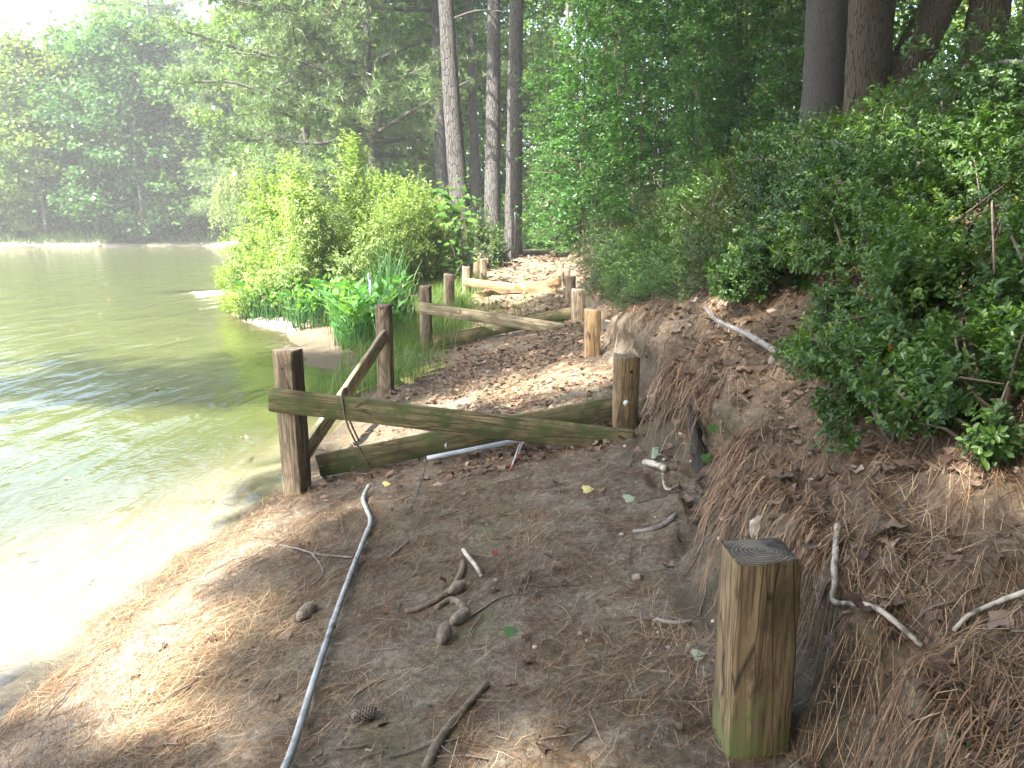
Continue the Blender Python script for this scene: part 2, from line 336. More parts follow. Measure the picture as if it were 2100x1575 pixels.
c = mix(nt, attr(nt, 'moss'), c, mix(nt, fine, (.06, .058, .028), (.145, .14, .075)))
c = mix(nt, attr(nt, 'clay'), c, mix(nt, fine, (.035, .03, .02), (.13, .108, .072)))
nt.links.new(c, b.inputs['Base Color']); b.inputs['Roughness'].default_value = .95; b.inputs['Specular IOR Level'].default_value = .12
bump(nt, b, math_(nt, 'ADD', mid, math_(nt, 'ADD', math_(nt, 'MULTIPLY', fine, .5), math_(nt, 'MULTIPLY', vf, .2))), .9, .03)
M['ground'] = m

# water: murky olive, clear only where it is a few cm deep
m, nt, b = newmat('pond_water'); tc = nt.nodes.new('ShaderNodeTexCoord'); P = tc.outputs['Object']
b.inputs['Roughness'].default_value = .05; b.inputs['IOR'].default_value = 1.33
mm = tex(nt, P, .25, 4, .6)
nt.links.new(mix(nt, mm, (.046, .055, .017), (.068, .074, .025)), b.inputs['Base Color'])
def rot(s, a): return nd(nt, 'ShaderNodeMapping', {'Vector': P, 'Scale': s, 'Rotation': (0, 0, a)}).outputs[0]
w1 = tex(nt, rot((1.0, .28, 1), rad(28)), 1.6, 2, .5, .6); w2 = tex(nt, rot((1.0, .35, 1), rad(40)), 5.5, 3, .55, .5); w3 = tex(nt, P, 16, 2, .5)
hh = math_(nt, 'ADD', w1, math_(nt, 'ADD', math_(nt, 'MULTIPLY', w2, .28), math_(nt, 'MULTIPLY', w3, .05)))
bump(nt, b, hh, .42, .18)
tr = nd(nt, 'ShaderNodeBsdfTransparent', {'Color': (.90, .90, .80, 1)})
ms = nd(nt, 'ShaderNodeMixShader', {0: attr(nt, 'murk'), 1: tr.outputs[0], 2: b.outputs[0]})
gl = nd(nt, 'ShaderNodeBsdfGlossy', {'Roughness': .05})
nt.links.new(nt.nodes['Bump'].outputs[0], gl.inputs['Normal'])
fr = nd(nt, 'ShaderNodeFresnel', {'IOR': 1.33, 'Normal': nt.nodes['Bump'].outputs[0]})
ms1 = nd(nt, 'ShaderNodeMixShader', {0: fr.outputs[0], 1: tr.outputs[0], 2: gl.outputs[0]})
ms = nd(nt, 'ShaderNodeMixShader', {0: attr(nt, 'murk'), 1: ms1.outputs[0], 2: b.outputs[0]})
nt.links.new(ms.outputs[0], nt.nodes['Material Output'].inputs[0])
M['water'] = m

# ------------------------------------------------------------------ ground and water
def spread_axis(lo, a, b_, hi, fine_, grow):
    mid_ = list(np.arange(a, b_ + 1e-6, fine_)); s = fine_; x = mid_[-1]; up = []
    while x < hi: s *= grow; x += s; up.append(x)
    s = fine_; x = a; dn = []
    while x > lo: s *= grow; x -= s; dn.append(x)
    return np.array(dn[::-1] + mid_ + up)
gx = spread_axis(-130, -2.4, 2.2, 90, .046, 1.06); gy = spread_axis(-14, 1.1, 7.5, 190, .042, 1.035)
gx = np.unique(np.concatenate([gx, np.arange(.66, 1.25, .018)])); gx = gx[np.concatenate([[True], np.diff(gx) > .004])]
X, Y = np.meshgrid(gx, gy); Z = terrain(X, Y)
nx, ny = len(gx), len(gy); idx = np.arange(nx * ny).reshape(ny, nx)
Q = np.stack([idx[:-1, :-1], idx[:-1, 1:], idx[1:, 1:], idx[1:, :-1]], -1).reshape(-1, 4)
xs_, xl_, zl_, xr_, zr_ = zones(Y); lx_, lz_ = lip(Y)
wet = sm((.06 - Z) / .05) * .8 + .85 * sm((-1.2 - X) / .3) * sm((Y - 7.5) / .6) * sm((12.8 - Y) / 1) + .7 * (sm((Y - 5.2) / .8) * sm((10.5 - Y) / 1.5) * sm((-.75 - X) / .3))
sand_glare = sm((Z - .0) / .05) * sm((.55 - Z) / .25) * sm((Y - 58) / 3) * (X < -8) * .3
sand_glare = np.maximum(sand_glare, sm((X + 9.5) / 1) * sm((-5.5 - X) / 1.) * sm((Y - 20) / 1) * sm((23 - Y)))
sand_glare = np.maximum(sand_glare, .65 * sm((xl_ + .2 - X) / .6) * sm((4.8 - Y) / 1.) * sm((Z - .02) / .05))
sand_glare = np.maximum(sand_glare, .6 * sm((Z - .0) / .04) * sm((.22 - Z) / .1) * sm((Y - 12.3) / .8) * sm((17.5 - Y) / 1) * sm((-3.4 - X) / .4))
green = sm((Y - 27) / 4) * sm((X - 6) / 2) * .9 + .8 * sm((Y - 63) / 1.5) * sm((70 - Y) / 3) * (X < -8) * sm((Z - .2) / .2)
sand_glare = np.maximum(sand_glare, .62 * sm((xs_ - .0 - X) / .2) * sm((9 - Y) / 2))  # near bed coloured pale to stand in for sky glare on the shallows
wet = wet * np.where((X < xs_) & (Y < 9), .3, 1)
straw = sm((X - lx_ + .08) / .12) * (.65 + .3 * noise(X * 1.5, Y * 1.5, 41)) * sm((24 - Y) / 6)
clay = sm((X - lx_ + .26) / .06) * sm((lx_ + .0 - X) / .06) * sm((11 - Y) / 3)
tz = np.clip((Z - zr_) / np.maximum(lz_ - zr_, .05), 0, 1.2); XO = X - .0 * sm((tz - .35) / .6) * sm((lx_ + .16 - X) / .16) * (X > xr_) * sm((9 - Y) / 3) * np.clip(.35 + .9 * noise(Y * 2.3, 0 * Y, 15), 0, 1.1)
XO = XO + .15 * np.exp(-((tz - .42) / .24) ** 2) * (X > xr_) * sm((lx_ + .02 - X) / .04) * sm((9 - Y) / 3) * np.clip(.55 + .8 * noise(Y * 2.7, 0 * Y, 45), 0, 1.2)
sc2_ = (X > xr_ - .02) * sm((lx_ + .12 - X) / .1) * sm((10 - Y) / 3); XO = XO + sc2_ * (.03 * noise(Y * 9, Z * 14, 16) + .016 * noise(Y * 24, Z * 30, 17))
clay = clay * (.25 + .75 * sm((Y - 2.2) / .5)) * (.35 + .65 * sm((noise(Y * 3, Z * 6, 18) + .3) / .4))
moss = 0 * X
for (a_, b_) in [((1035, 1040), (985, 1130)), ((975, 1170), (960, 1230)), ((990, 1270), (975, 1290)), ((930, 1380), (870, 1440)), ((870, 1440), (820, 1530))]:
    p0, p1 = gp(*a_), gp(*b_); d_ = p1 - p0; tt_ = np.clip(((X - p0[0]) * d_[0] + (Y - p0[1]) * d_[1]) / (d_[0] ** 2 + d_[1] ** 2), 0, 1); rr_ = np.hypot(X - p0[0] - tt_ * d_[0], Y - p0[1] - tt_ * d_[1])
    moss = np.maximum(moss, sm((.17 + .09 * noise(X * 7, Y * 7, 77) - rr_) / .16) * (.45 + .4 * noise(X * 13, Y * 13, 78)))
me = mk('ground', np.stack([XO, Y, Z], -1).reshape(-1, 3), Q, {k: np.clip(v, 0, 1).ravel() for k, v in dict(wet=wet, sand_glare=sand_glare, green=green, straw=straw, clay=clay, moss=moss).items()}, True, [M['ground']])
tag(link('ground', me), 'eroded lakeside path and wooded bank covered in pine straw and soil', None, None, 'structure')
wx = spread_axis(-130, -4.5, -1.2, 2, .06, 1.07); wy = spread_axis(-14, 1, 12, 110, .08, 1.06)
X, Y = np.meshgrid(wx, wy); D = -terrain(X, Y); nx, ny = len(wx), len(wy); idx = np.arange(nx * ny).reshape(ny, nx)
Q = np.stack([idx[:-1, :-1], idx[:-1, 1:], idx[1:, 1:], idx[1:, :-1]], -1).reshape(-1, 4)
keep = (D.reshape(-1)[Q] > -.12).any(1)
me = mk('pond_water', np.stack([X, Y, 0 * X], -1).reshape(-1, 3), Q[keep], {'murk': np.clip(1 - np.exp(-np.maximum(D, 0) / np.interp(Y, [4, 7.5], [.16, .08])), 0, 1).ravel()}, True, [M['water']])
tag(link('pond_water', me), 'murky olive green pond with light ripples', None, None, 'structure')

# ------------------------------------------------------------------ sun patches: crowns are pruned so that sun falls on these shapes
def poly(pts): return np.array([gp(*p)[:2] for p in pts])
LIT = [poly([(0, 1574), (0, 1330), (300, 1190), (560, 990), (600, 1045), (480, 1140), (330, 1260), (500, 1240), (440, 1370), (290, 1460), (480, 1490), (520, 1574)]),
       poly([(930, 1574), (1010, 1490), (1290, 1480), (1390, 1530), (1400, 1574), (1400, 1640), (1150, 1660), (900, 1640)]),
       poly([(640, 960), (660, 870), (800, 850), (860, 900), (740, 960)]),
       poly([(965, 605), (975, 585), (1090, 572), (1160, 585), (1130, 605), (1060, 622)]),
       poly([(1060, 552), (1060, 540), (1160, 540), (1160, 556)]),
       poly([(1180, 740), (1270, 680), (1350, 690), (1260, 760), (1000, 830), (960, 810)]),
       np.array([[-2.4, 10.6], [-1.7, 10.9], [-1.15, 17.5], [-7, 19], [-10, 20.5], [-12, 18], [-8.5, 12.5], [-3.5, 12.0]]),
       np.array([[-2.4, 2], [-1.9, 4.7], [-2.6, 7.2], [-5.5, 8.0], [-14, 8.4], [-14, 1]]),
       np.array([[-2.6, 11.6], [-9, 11.8], [-16, 11], [-16, 21], [-8, 21]])]
for c_, r_ in [((3.5, 7.0), .32), ((2.9, 4.8), .3), ((3.5, 5.5), .26), ((2.7, 9.6), .35), ((3.2, 11.6), .4), ((2.4, 13.2), .4), ((3.0, 3.9), .22), ((2.2, 3.0), .16), ((1.7, 2.6), .14), ((2.0, 6.2), .2)]:
    LIT.append(np.array([(c_[0] + r_ * math.cos(k), c_[1] + r_ * 1.2 * math.sin(k)) for k in np.linspace(0, 5.5, 8)]))
def inpoly(p, x, y):
    r = np.zeros(len(x), bool); j = len(p) - 1
    for i in range(len(p)):
        c_ = ((p[i, 1] > y) != (p[j, 1] > y)) & (x < (p[j, 0] - p[i, 0]) * (y - p[i, 1]) / (p[j, 1] - p[i, 1] + 1e-12) + p[i, 0])
        r ^= c_; j = i
    return r
def in_gap(P, zg=.3, pad=.0):
    g = P[:, :2] - SUN[None, :2] * ((P[:, 2:3] - zg) / SUN[2]); r = np.zeros(len(P), bool)
    for p in LIT: r |= inpoly(p, g[:, 0], g[:, 1])
    return r & (P[:, 2] > 5.0)

# ------------------------------------------------------------------ plants
def leaves_at(mb, T, P, D, Nn, S, rnd):
    V, Fs = scatter(T[0], T[1], P, D, Nn, S); mb.add(V, Fs, np.repeat(np.clip(rnd, 0, 1), len(T[0])))
def bush(seed, tips, rx, ry, rz, leaf, per, T=AZ, lobes=14, spread=.30, droop=0., twig=.07, z0=.12, stems=9, flat=.4):
    rng = np.random.default_rng(seed); mb = MB(); st = MB()
    d = nrm(rng.normal(size=(lobes, 3))); d[:, 2] = np.abs(d[:, 2]) * 1.1 - .1
    C = d * np.array([rx, ry, rz * .8]) * rng.uniform(.45, .9, (lobes, 1)); C[:, 2] = np.maximum(C[:, 2] + rz * .12, z0 * rz)
    k = rng.integers(0, lobes, tips); off = nrm(rng.normal(size=(tips, 3))) * (rng.random((tips, 1)) ** .4)
    P = C[k] + off * spread * np.array([rx, ry, rz * .8]); P[:, 2] = np.maximum(P[:, 2], .03)
    t = nrm(off * .6 + nrm(P - np.array([0, 0, .2 * rz])) * .7 + np.array([0, 0, flat - droop]) + rng.normal(size=(tips, 3)) * .25)
    kk = np.repeat(np.arange(tips), per); n = len(kk); u = np.tile(np.linspace(0, 1, per), tips)
    r = rng.normal(size=(n, 3)); tt = t[kk]; r = nrm(r - tt * (r * tt).sum(1, keepdims=True))
    L = leaf * rng.uniform(.7, 1.25, n)
    pos = P[kk] - tt * ((1 - u) * twig)[:, None]
    D = tt * (.15 + .75 * u)[:, None] + r + np.array([0, 0, -droop])
    tone = rng.random(lobes)[k]; tone = .3 * tone + .5 * rng.random(tips)
    leaves_at(mb, T, pos, D, tt + np.array([0, 0, .5]) + .25 * rng.normal(size=(n, 3)), L, (tone[kk] + .25 * u * rng.random(n)))
    for i in range(stems):
        b0 = np.array([*(rng.normal(size=2) * .12 * rx), -.06]); e = C[rng.integers(lobes)] + rng.normal(size=3) * .1 * rx
        e2 = P[rng.integers(tips)]; md = b0 * .5 + e * .5 + rng.normal(size=3) * .06 * rx; md[2] = max(md[2], .05)
        q = smooth_path([b0, md, e, e + (e2 - e) * min(1, .5)], 9); V, Fs = tube(q, np.linspace(1, .3, 9) * .011 * (rx ** .5 + .2), 5, rng, .1); st.add(V, Fs)
    return mb, st
def crown(seed, H, R, z0, clumps, per, leaf, T=DIA, gap=None, base=(0, 0, 0), rc=.26, shape=.6):
    """broadleaf crown: clumps of leaves through a ragged egg between z0 and H"""
    rng = np.random.default_rng(seed); mb = MB()
    h = rng.random(clumps) ** .85; z = z0 + (H - z0) * h; prof = np.sin(np.pi * np.clip(h * .82 + .14, 0, 1)) ** shape
    a = rng.random(clumps) * 2 * np.pi; rr = R * prof * np.sqrt(rng.uniform(.12, 1, clumps)) * (1 + .22 * np.sin(3 * a + seed) + .15 * rng.normal(size=clumps))
    C = np.c_[rr * np.cos(a), rr * np.sin(a), z]
    k = np.repeat(np.arange(clumps), per); n = len(k); s = rc * R * rng.uniform(.6, 1.3, clumps)
    o = rng.normal(size=(n, 3)) * np.array([1, 1, .55]) * s[k][:, None] * .55
    o[:, 2] -= .12 * np.hypot(o[:, 0], o[:, 1])
    P = C[k] + o; ok = P[:, 2] > z0 * .5
    if gap is not None: ok &= ~gap(P + np.array(base))
    P, k, o = P[ok], k[ok], o[ok]; n = len(P)
    D = rng.normal(size=(n, 3)) * np.array([1, 1, .5]) + np.array([0, 0, -.35]); Nn = np.array([0, 0, 1.]) + .65 * rng.normal(size=(n, 3))
    leaves_at(mb, T, P, D, Nn, leaf * rng.uniform(.6, 1.35, n), .45 * rng.random(clumps)[k] + .55 * rng.random(n))
    return mb, C
def trunk_mb(path, r0, r1, seed, sides=14, n=24, flare=.35, limbs=None):
    rng = np.random.default_rng(seed); mb = MB(); q = smooth_path(path, n); t = np.linspace(0, 1, n)
    r = r0 + (r1 - r0) * t; h = q[:, 2] - q[0, 2]; r = r * (1 + flare * np.exp(-h / .35))
    mb.add(*tube(q, r, sides, rng, .045))
    for (z, e, rl) in (limbs or []):
        i = int(np.argmin(abs(q[:, 2] - z))); b0 = q[i]; e = np.asarray(e); md = b0 * .5 + e * .5 + np.array([0, 0, -.12 * np.linalg.norm(e - b0) * .5])
        md += rng.normal(size=3) * .08 * np.linalg.norm(e - b0)
        mb.add(*tube(smooth_path([b0, md, e], 8), np.linspace(rl, rl * .25, 8), 6, rng, .1))
    return mb, q
def broad_tree(name, label, loc, H, R, z0, seed, mat, clumps=60, per=110, leaf=.3, tr=.16, lean=(0, 0), group=None, gap=None, T=DIA, barkm='farbark', rc=.26, nl=7):
    rng = np.random.default_rng(seed + 500); t = thing(name, label, 'tree', loc, group)
    mb, C = crown(seed, H, R, z0, clumps, per, leaf, T, gap, loc, rc)
    top = np.array([lean[0], lean[1], H * .86]); path = [(0, 0, -.3), (lean[0] * .2 + rng.normal() * .1, lean[1] * .2, H * .3), (lean[0] * .6 + rng.normal() * .2, lean[1] * .6 + rng.normal() * .2, H * .6), top]
    lm = [(C[i, 2] * .6 + .1 * H, C[i], tr * .35) for i in rng.choice(len(C), nl, False)]
    tm, q = trunk_mb(path, tr, tr * .25, seed, 9, 14, .3, lm)
    link('trunk', tm.mesh('trunk', M[barkm], True), t); link('crown', mb.mesh('crown', M[mat]), t); return t
def copy_thing(o, loc, rz, s=1., label=None, group=None):
    r = o.copy(); COL.objects.link(r); r.location = loc; r.rotation_euler.z = rz; r.scale = (s, s, s) if np.isscalar(s) else s
    if label: r['label'] = label
    if group: r['group'] = group
    for ch in o.children:
        c_ = ch.copy(); COL.objects.link(c_); c_.parent = r
    return r
def G(x, y, dz=0.): return (x, y, float(terrain(x, y)) + dz)

# ---- pines
def pine(label, x, y, H, z0, R, seed, tr=.2, lean=(0, 0), limbs=30, tufts=60, dead=3, group=None, tl=.24, az=None, kink=0., fill=None, g0=.22):
    rng = np.random.default_rng(seed); loc = G(x, y); t = thing('pine_tree', label, 'pine', loc, group)
    path = [(0, 0, -.3), (lean[0] * .25 + kink, lean[1] * .25, H * .25), (lean[0] * .6, lean[1] * .6, H * .6), (lean[0], lean[1], H * .98)]
    tm, q = trunk_mb(path, tr, tr * .2, seed, 18, 60, .25)
    link('trunk', tm.mesh('trunk', M['pinebark'], True), t)
    lb = MB(); TP, TD, TT = [], [], []
    for i in range(limbs + dead):
        f = (i + rng.random()) / limbs if i < limbs else rng.random() * .15
        z = z0 + (H - z0) * min(f, .99) if i < limbs else z0 * rng.uniform(.55, .95)
        j = int(np.argmin(abs(q[:, 2] - z))); b0 = q[j]; a = rng.random() * 2 * np.pi if az is None else rng.normal(az[0], az[1])
        ln = R * (1.0 - .72 * f ** 1.3) * rng.uniform(.7, 1.15) if i < limbs else R * rng.uniform(.25, .5)
        dr = np.array([math.cos(a), math.sin(a), 0]); up = rng.uniform(-.12, .28) + .35 * f
        e = b0 + dr * ln + np.array([0, 0, up * ln]); md = b0 + dr * ln * .5 + np.array([0, 0, up * ln * .35 + rng.normal() * .08 * ln])
        P = smooth_path([b0, md, e], 9)
        if in_gap(P + np.array(loc)).mean() > .1: continue
        lb.add(*tube(P, np.linspace(.045, .012, 9) * (ln / 3 + .3), 5, rng, .12, cap=False))
        if i >= limbs: continue
        nsub = 7
        for k in range(nsub):
            g = g0 + (1 - g0) * (k + rng.random()) / nsub; p0 = P[min(int(g * 8), 8)]; sa = a + rng.choice([-1, 1]) * rng.uniform(.4, 1.1)
            sl = ln * rng.uniform(.18, .4); sd_ = np.array([math.cos(sa), math.sin(sa), rng.uniform(-.15, .5)]); e2 = p0 + sd_ * sl
            S = smooth_path([p0, p0 * .5 + e2 * .5 + np.array([0, 0, -.06 * sl]), e2], 5)
            if in_gap(S + np.array(loc)).any(): continue
            lb.add(*tube(S, np.linspace(.016, .006, 5), 3, cap=False))
            m_ = max(2, int(tufts * 1.25 / nsub)); w = rng.uniform(.0, 1.08, m_)
            TP.append(p0 + (e2 - p0) * w[:, None] + rng.normal(size=(m_, 3)) * .13); TD.append(np.repeat(sd_[None], m_, 0) + rng.normal(size=(m_, 3)) * .5 + np.array([0, 0, .3])); TT.append(np.full(m_, rng.random()))
    for tg in ([] if fill is None else fill):  # added sprays, placed on sun rays to shade chosen ground
        tg = np.asarray(tg) - np.array(loc); j = int(np.argmin(abs(q[:, 2] - max(z0 * .9, tg[2] - .25 * np.hypot(tg[0], tg[1])))))
        fp = smooth_path([q[j], q[j] * .5 + tg * .5 + np.array([0, 0, -.15]), tg], 7)
        if in_gap(fp + np.array(loc)).mean() > .14: continue
        lb.add(*tube(fp, np.linspace(.018, .006, 7), 4, cap=False))
        m_ = 46; TP.append(tg + rng.normal(size=(m_, 3)) * np.array([.34, .34, .22])); TD.append(rng.normal(size=(m_, 3)) * .7 + np.array([0, 0, .3])); TT.append(np.full(m_, rng.random()))
    tag(link('limbs', lb.mesh('limbs', M['pinebark'], True), t), kind='stuff')
    P = np.concatenate(TP); D = np.concatenate(TD); tt = np.concatenate(TT); ok = ~in_gap(P + np.array(loc)); P, D, tt = P[ok], D[ok], tt[ok]
    nb = MB()
    for v in range(4):
        sel = np.arange(len(P)) % 4 == v; TV, TFs = tuftT(11, rng)
        V, Fs = scatter(TV, TFs, P[sel], D[sel], rng.normal(size=(sel.sum(), 3)), tl * rng.uniform(.8, 1.2, sel.sum()))
        nb.add(V, Fs, np.repeat(np.clip(.5 * tt[sel] + .5 * rng.random(sel.sum()), 0, 1), len(TV)))
    link('needles', nb.mesh('needles', M['pine']), t); return t

PINES = [
 dict(label='tall pine with a slight kink standing at the left of the path behind the vine', x=-1.22, y=21.2, H=21, z0=8.0, R=4.6, seed=101, tr=.275, lean=(-1.0, 0), limbs=34, tufts=70, kink=-.10),
 dict(label='grey pine half hidden behind the kinked pine', x=-2.45, y=29.5, H=24, z0=8, R=4.5, seed=102, tr=.24, lean=(-.5, 0), limbs=30, tufts=56),
 dict(label='thin pale pine trunk between the kinked pine and the straight pair', x=-1.35, y=32, H=23, z0=11, R=3.8, seed=103, tr=.21, lean=(-.6, .2), limbs=24, tufts=50),
 dict(label='straight pine with scaly bark, left one of the close pair beside the path', x=-.62, y=25.2, H=24, z0=10, R=4.4, seed=104, tr=.27, lean=(.3, 0), limbs=30, tufts=60),
 dict(label='straight grey pine with a sunlit edge, right one of the close pair beside the path', x=0.02, y=23.4, H=24, z0=10, R=4.2, seed=105, tr=.265, lean=(.35, 0), limbs=30, tufts=60),
 dict(label='big pine at the pond edge with feathery limbs sweeping down to the shrubs', x=-8.2, y=33, H=25, z0=4.2, R=5.4, seed=106, tr=.18, lean=(.4, 0), limbs=74, tufts=140, tl=.3, g0=.03),
 dict(label='feathery pine at the water edge just behind the pale willow shrub', x=-11.6, y=47, H=24, z0=4.5, R=4.4, seed=107, tr=.22, lean=(.2, 0), limbs=70, tufts=130, tl=.36, g0=.05),
 dict(label='feathery pine at the pond corner, lower than the sky gap', x=-18.5, y=56, H=15, z0=2, R=4.6, seed=108, tr=.22, lean=(-.3, 0), limbs=50, tufts=110, tl=.4, g0=.05),
 dict(label='tall pine whose grey top stands above the far tree line', x=-31.5, y=74, H=27, z0=8, R=5.0, seed=109, tr=.24, lean=(.4, 0), limbs=34, tufts=60, tl=.45),
 dict(label='pine overhanging the bright shrubs with dark bare limbs', x=-4.9, y=29.5, H=23, z0=1.6, R=4.8, seed=110, tr=.17, lean=(-.3, 0), limbs=74, tufts=130, tl=.28, dead=3, g0=.04)]
# unseen pines added to shade path and slope, with sprays aimed along the sun
SHADE_PINES = [('unseen pine added behind the viewpoint to shade the path, closest to the water', -4.9, -6.2, 25), ('unseen pine added straight behind the viewpoint to shade the path', -1.2, -7.5, 24), ('unseen pine added behind the viewpoint on the slope side for shade', 2.6, -4.2, 22), ('unseen pine added farther round the near shore to shade path and water', -13.5, -2.0, 26)]
HOST = np.array([(-4.9, -6.2, 9, 22, 8.8), (-1.2, -7.5, 8, 21, 6.8), (2.6, -4.2, 7, 19, 6.5), (-13.5, -2.0, 13, 25, 7.5), (4.0, 10.9, 6.6, 11.5, 7.0), (5.1, 12.1, 7, 12.5, 7.0), (6.7, 12.2, 7.2, 12, 6.0)])
rng = np.random.default_rng(99); FILL = [[] for _ in HOST]
GRID = [(a_, b_) for a_ in np.arange(-6.1, 8.5, .52) for b_ in np.arange(-1.2, 23, .52)] + [(a_, b_) for a_ in np.arange(-3.6, -1.2, .36) for b_ in np.arange(8.2, 11.4, .36)] + [(a_, b_) for a_ in np.arange(-.9, 1.2, .45) for b_ in np.arange(2.0, 5.0, .45)]
for gx_, gy_ in GRID:
    if 1:
        g = np.array([gx_ + rng.normal() * .12, gy_ + rng.normal() * .12, .35 + max(0, gx_ - 1.1) * .56 + (.6 if gx_ > 1.2 else 0)])
        if (g[0] < float(shore(np.array([g[1]]))[0]) - .1 and not 7.5 < g[1] < 11.5) or (g[1] > 10.5 and g[0] < -.6) or  (g[0] > 2.6 and rng.random() < .15): continue
        best = []
        for h in rng.uniform(6.5, 24, 14):
            P = g + SUN * ((h - g[2]) / SUN[2])
            if P[1] > .5 and (P[2] - 1.8) < .31 * np.hypot(P[0], P[1]) and abs(P[0]) < .75 * P[1]: continue
            d = np.hypot(P[0] - HOST[:, 0], P[1] - HOST[:, 1]); ok = (d < HOST[:, 4]) & (h > HOST[:, 2]) & (h < HOST[:, 3])
            if ok.any(): k = int(np.where(ok, d, 99).argmin()); best.append((d[k], k, P))
        if best: d_, k, P = best[rng.integers(len(best))]; FILL[k].append(P)
for c_ in [(-1.42, 5.1, .8), (-1.27, 7.95, .7), (-1.12, 10.4, .7), (-1.4, 5.1, .5), (.65, 1.95, .8), (.72, 4.9, .8), (4.0, 10.9, 3), (4.0, 10.9, 4.2), (4.0, 10.9, 5.5), (5.1, 12, 4), (5.1, 12, 5.2), (6.7, 12.1, 4.6), (6.7, 12.1, 5.6), (6, 11.5, 4.5)]:
    for r_ in range(5 if c_[2] < 1 else 9):
        g = np.array(c_) + rng.normal(size=3) * np.array([.16, .16, .2]) * (1 if c_[2] < 1 else 2.2); best = []
        for h in rng.uniform(7, 24, 20):
            P = g + SUN * ((h - g[2]) / SUN[2])
            if P[1] > .5 and (P[2] - 1.8) < .31 * np.hypot(P[0], P[1]) and abs(P[0]) < .75 * P[1]: continue
            d = np.hypot(P[0] - HOST[:, 0], P[1] - HOST[:, 1]); ok = (d < HOST[:, 4] + 1.5) & (h > HOST[:, 2]) & (h < HOST[:, 3])
            if ok.any(): k = int(np.where(ok, d, 99).argmin()); best.append((d[k], k, P))
        if best: d_, k, P = best[rng.integers(len(best))]; FILL[k].append(P)
FILL = [np.array(f) for f in FILL]
FILL = [f[~in_gap(f)] if len(f) else f for f in FILL]
for p in PINES: pine(**p)
for k, (lb_, x, y, H) in enumerate(SHADE_PINES): pine(lb_, x, y, H, 8 if k < 3 else 14, 4.0 if k < 3 else 5.0, 120 + k, limbs=26, tufts=60, group='unseen pines added for shade', fill=FILL[k], tl=.3)

# ---- far shore trees
FAR = 'far tree line across the pond'
fa = broad_tree('broadleaf_tree', 'pale trunked tree at the far left of the pond, trunk forking low', G(-37, 65), 14.5, 5.0, .8, 1, 'broad_light', 110, 180, .36, .22, (.5, 0), FAR)
fb = broad_tree('broadleaf_tree', 'dark forked tree in the middle of the far tree line', G(-29, 64.5), 16, 5.0, .8, 2, 'broad_dark', 110, 180, .36, .24, (-.4, 0), FAR)
fc = broad_tree('broadleaf_tree', 'bushy broadleaf tree in the far tree line across the pond', G(-23.5, 67), 13.2, 5.0, .5, 3, 'broad', 110, 180, .36, .2, (0, 0), FAR)
for (x, y, s, src, rz) in [(-45, 66, .92, fc, 1.2), (-52, 69, .95, fb, .5), (-41, 71, .85, fb, 2.2), (-33.5, 71, 1.25, fc, 4.1), (-20, 71, .9, fc, 3.0), (-26, 75, .85, fa, 1.9), (-15, 70, .85, fb, 5.0),
                           (-60, 74, .95, fa, .8), (-34, 79, 1.4, fc, 2.8), (-11, 76, .95, fa, 3.6), (-48, 78, .9, fa, 4.4), (-68, 80, .95, fb, 1.1), (-18, 80, .75, fb, 1.4), (-5, 72, 1.1, fc, 2.1), (-33, 66.5, .9, fb, 5.1), (-56, 66, .85, fc, 2.3), (-24, 82, .7, fc, 1.1), (-30, 84, 1.0, fb, 2.6), (-38, 86, 1.2, fa, 5.2)]:
    copy_thing(src, G(x, y), rz, s, 'broadleaf tree in the far tree line across the pond' if src is not fc else None, FAR)
fc['label'] = 'broadleaf tree in the far tree line across the pond'

# far bank shrubs
bm_, bs_ = bush(21, 900, 1.9, 1.6, 1.9, .22, 9, DIA, 14, .34, 0, .25, stems=5)
fs = thing('shrub', 'dark shrub under the trees on the far bank', 'shrub', G(-30, 64), 'shrubs along the far bank')
link('stems', bs_.mesh('stems', M['stem'], True), fs); link('foliage', bm_.mesh('foliage', M['broad_dark']), fs)
rr_ = np.random.default_rng(5)
for x in np.arange(-58, -14, 2.9):
    copy_thing(fs, G(x + rr_.normal() * .6, 65.2 + rr_.random() * 3.0), rr_.random() * 6, rr_.uniform(.7, 1.35))

# ---- trees behind the path end and on the slope
BK = 'broadleaf trees closing the view behind the path'
ba = broad_tree('broadleaf_tree', 'leafy tree in the woods behind the path end', G(-6, 39), 17, 4.8, .8, 31, 'broad', 110, 150, .26, .18, (0, 0), BK)
bb = broad_tree('broadleaf_tree', 'leafy tree in the woods behind the path end', G(2.5, 40), 16, 4.6, 1.2, 32, 'broad_light', 100, 150, .24, .17, (0, 0), BK)
for (x, y, s, src, rz) in [(-10.5, 45, 1.1, bb, 1), (-2, 44, 1.05, ba, 2), (7, 44, 1.0, ba, 3), (11.5, 41, .9, bb, 4), (16, 43, 1.0, ba, 5), (21, 39, .95, bb, .4), (26, 44, 1.1, ba, 1.3), (-14, 54, 1.2, ba, 2.2), (-4, 56, 1.2, bb, 3.1), (4, 55, 1.2, ba, 4.4), (14, 56, 1.2, bb, 5.3), (24, 58, 1.3, ba, .2), (33, 50, 1.2, bb, 1.1), (18, 30, .8, bb, 2.7), (24, 26, .8, ba, 3.3), (-7, 60, 1.3, ba, 1.5)]:
    copy_thing(src, G(x, y), rz, s)

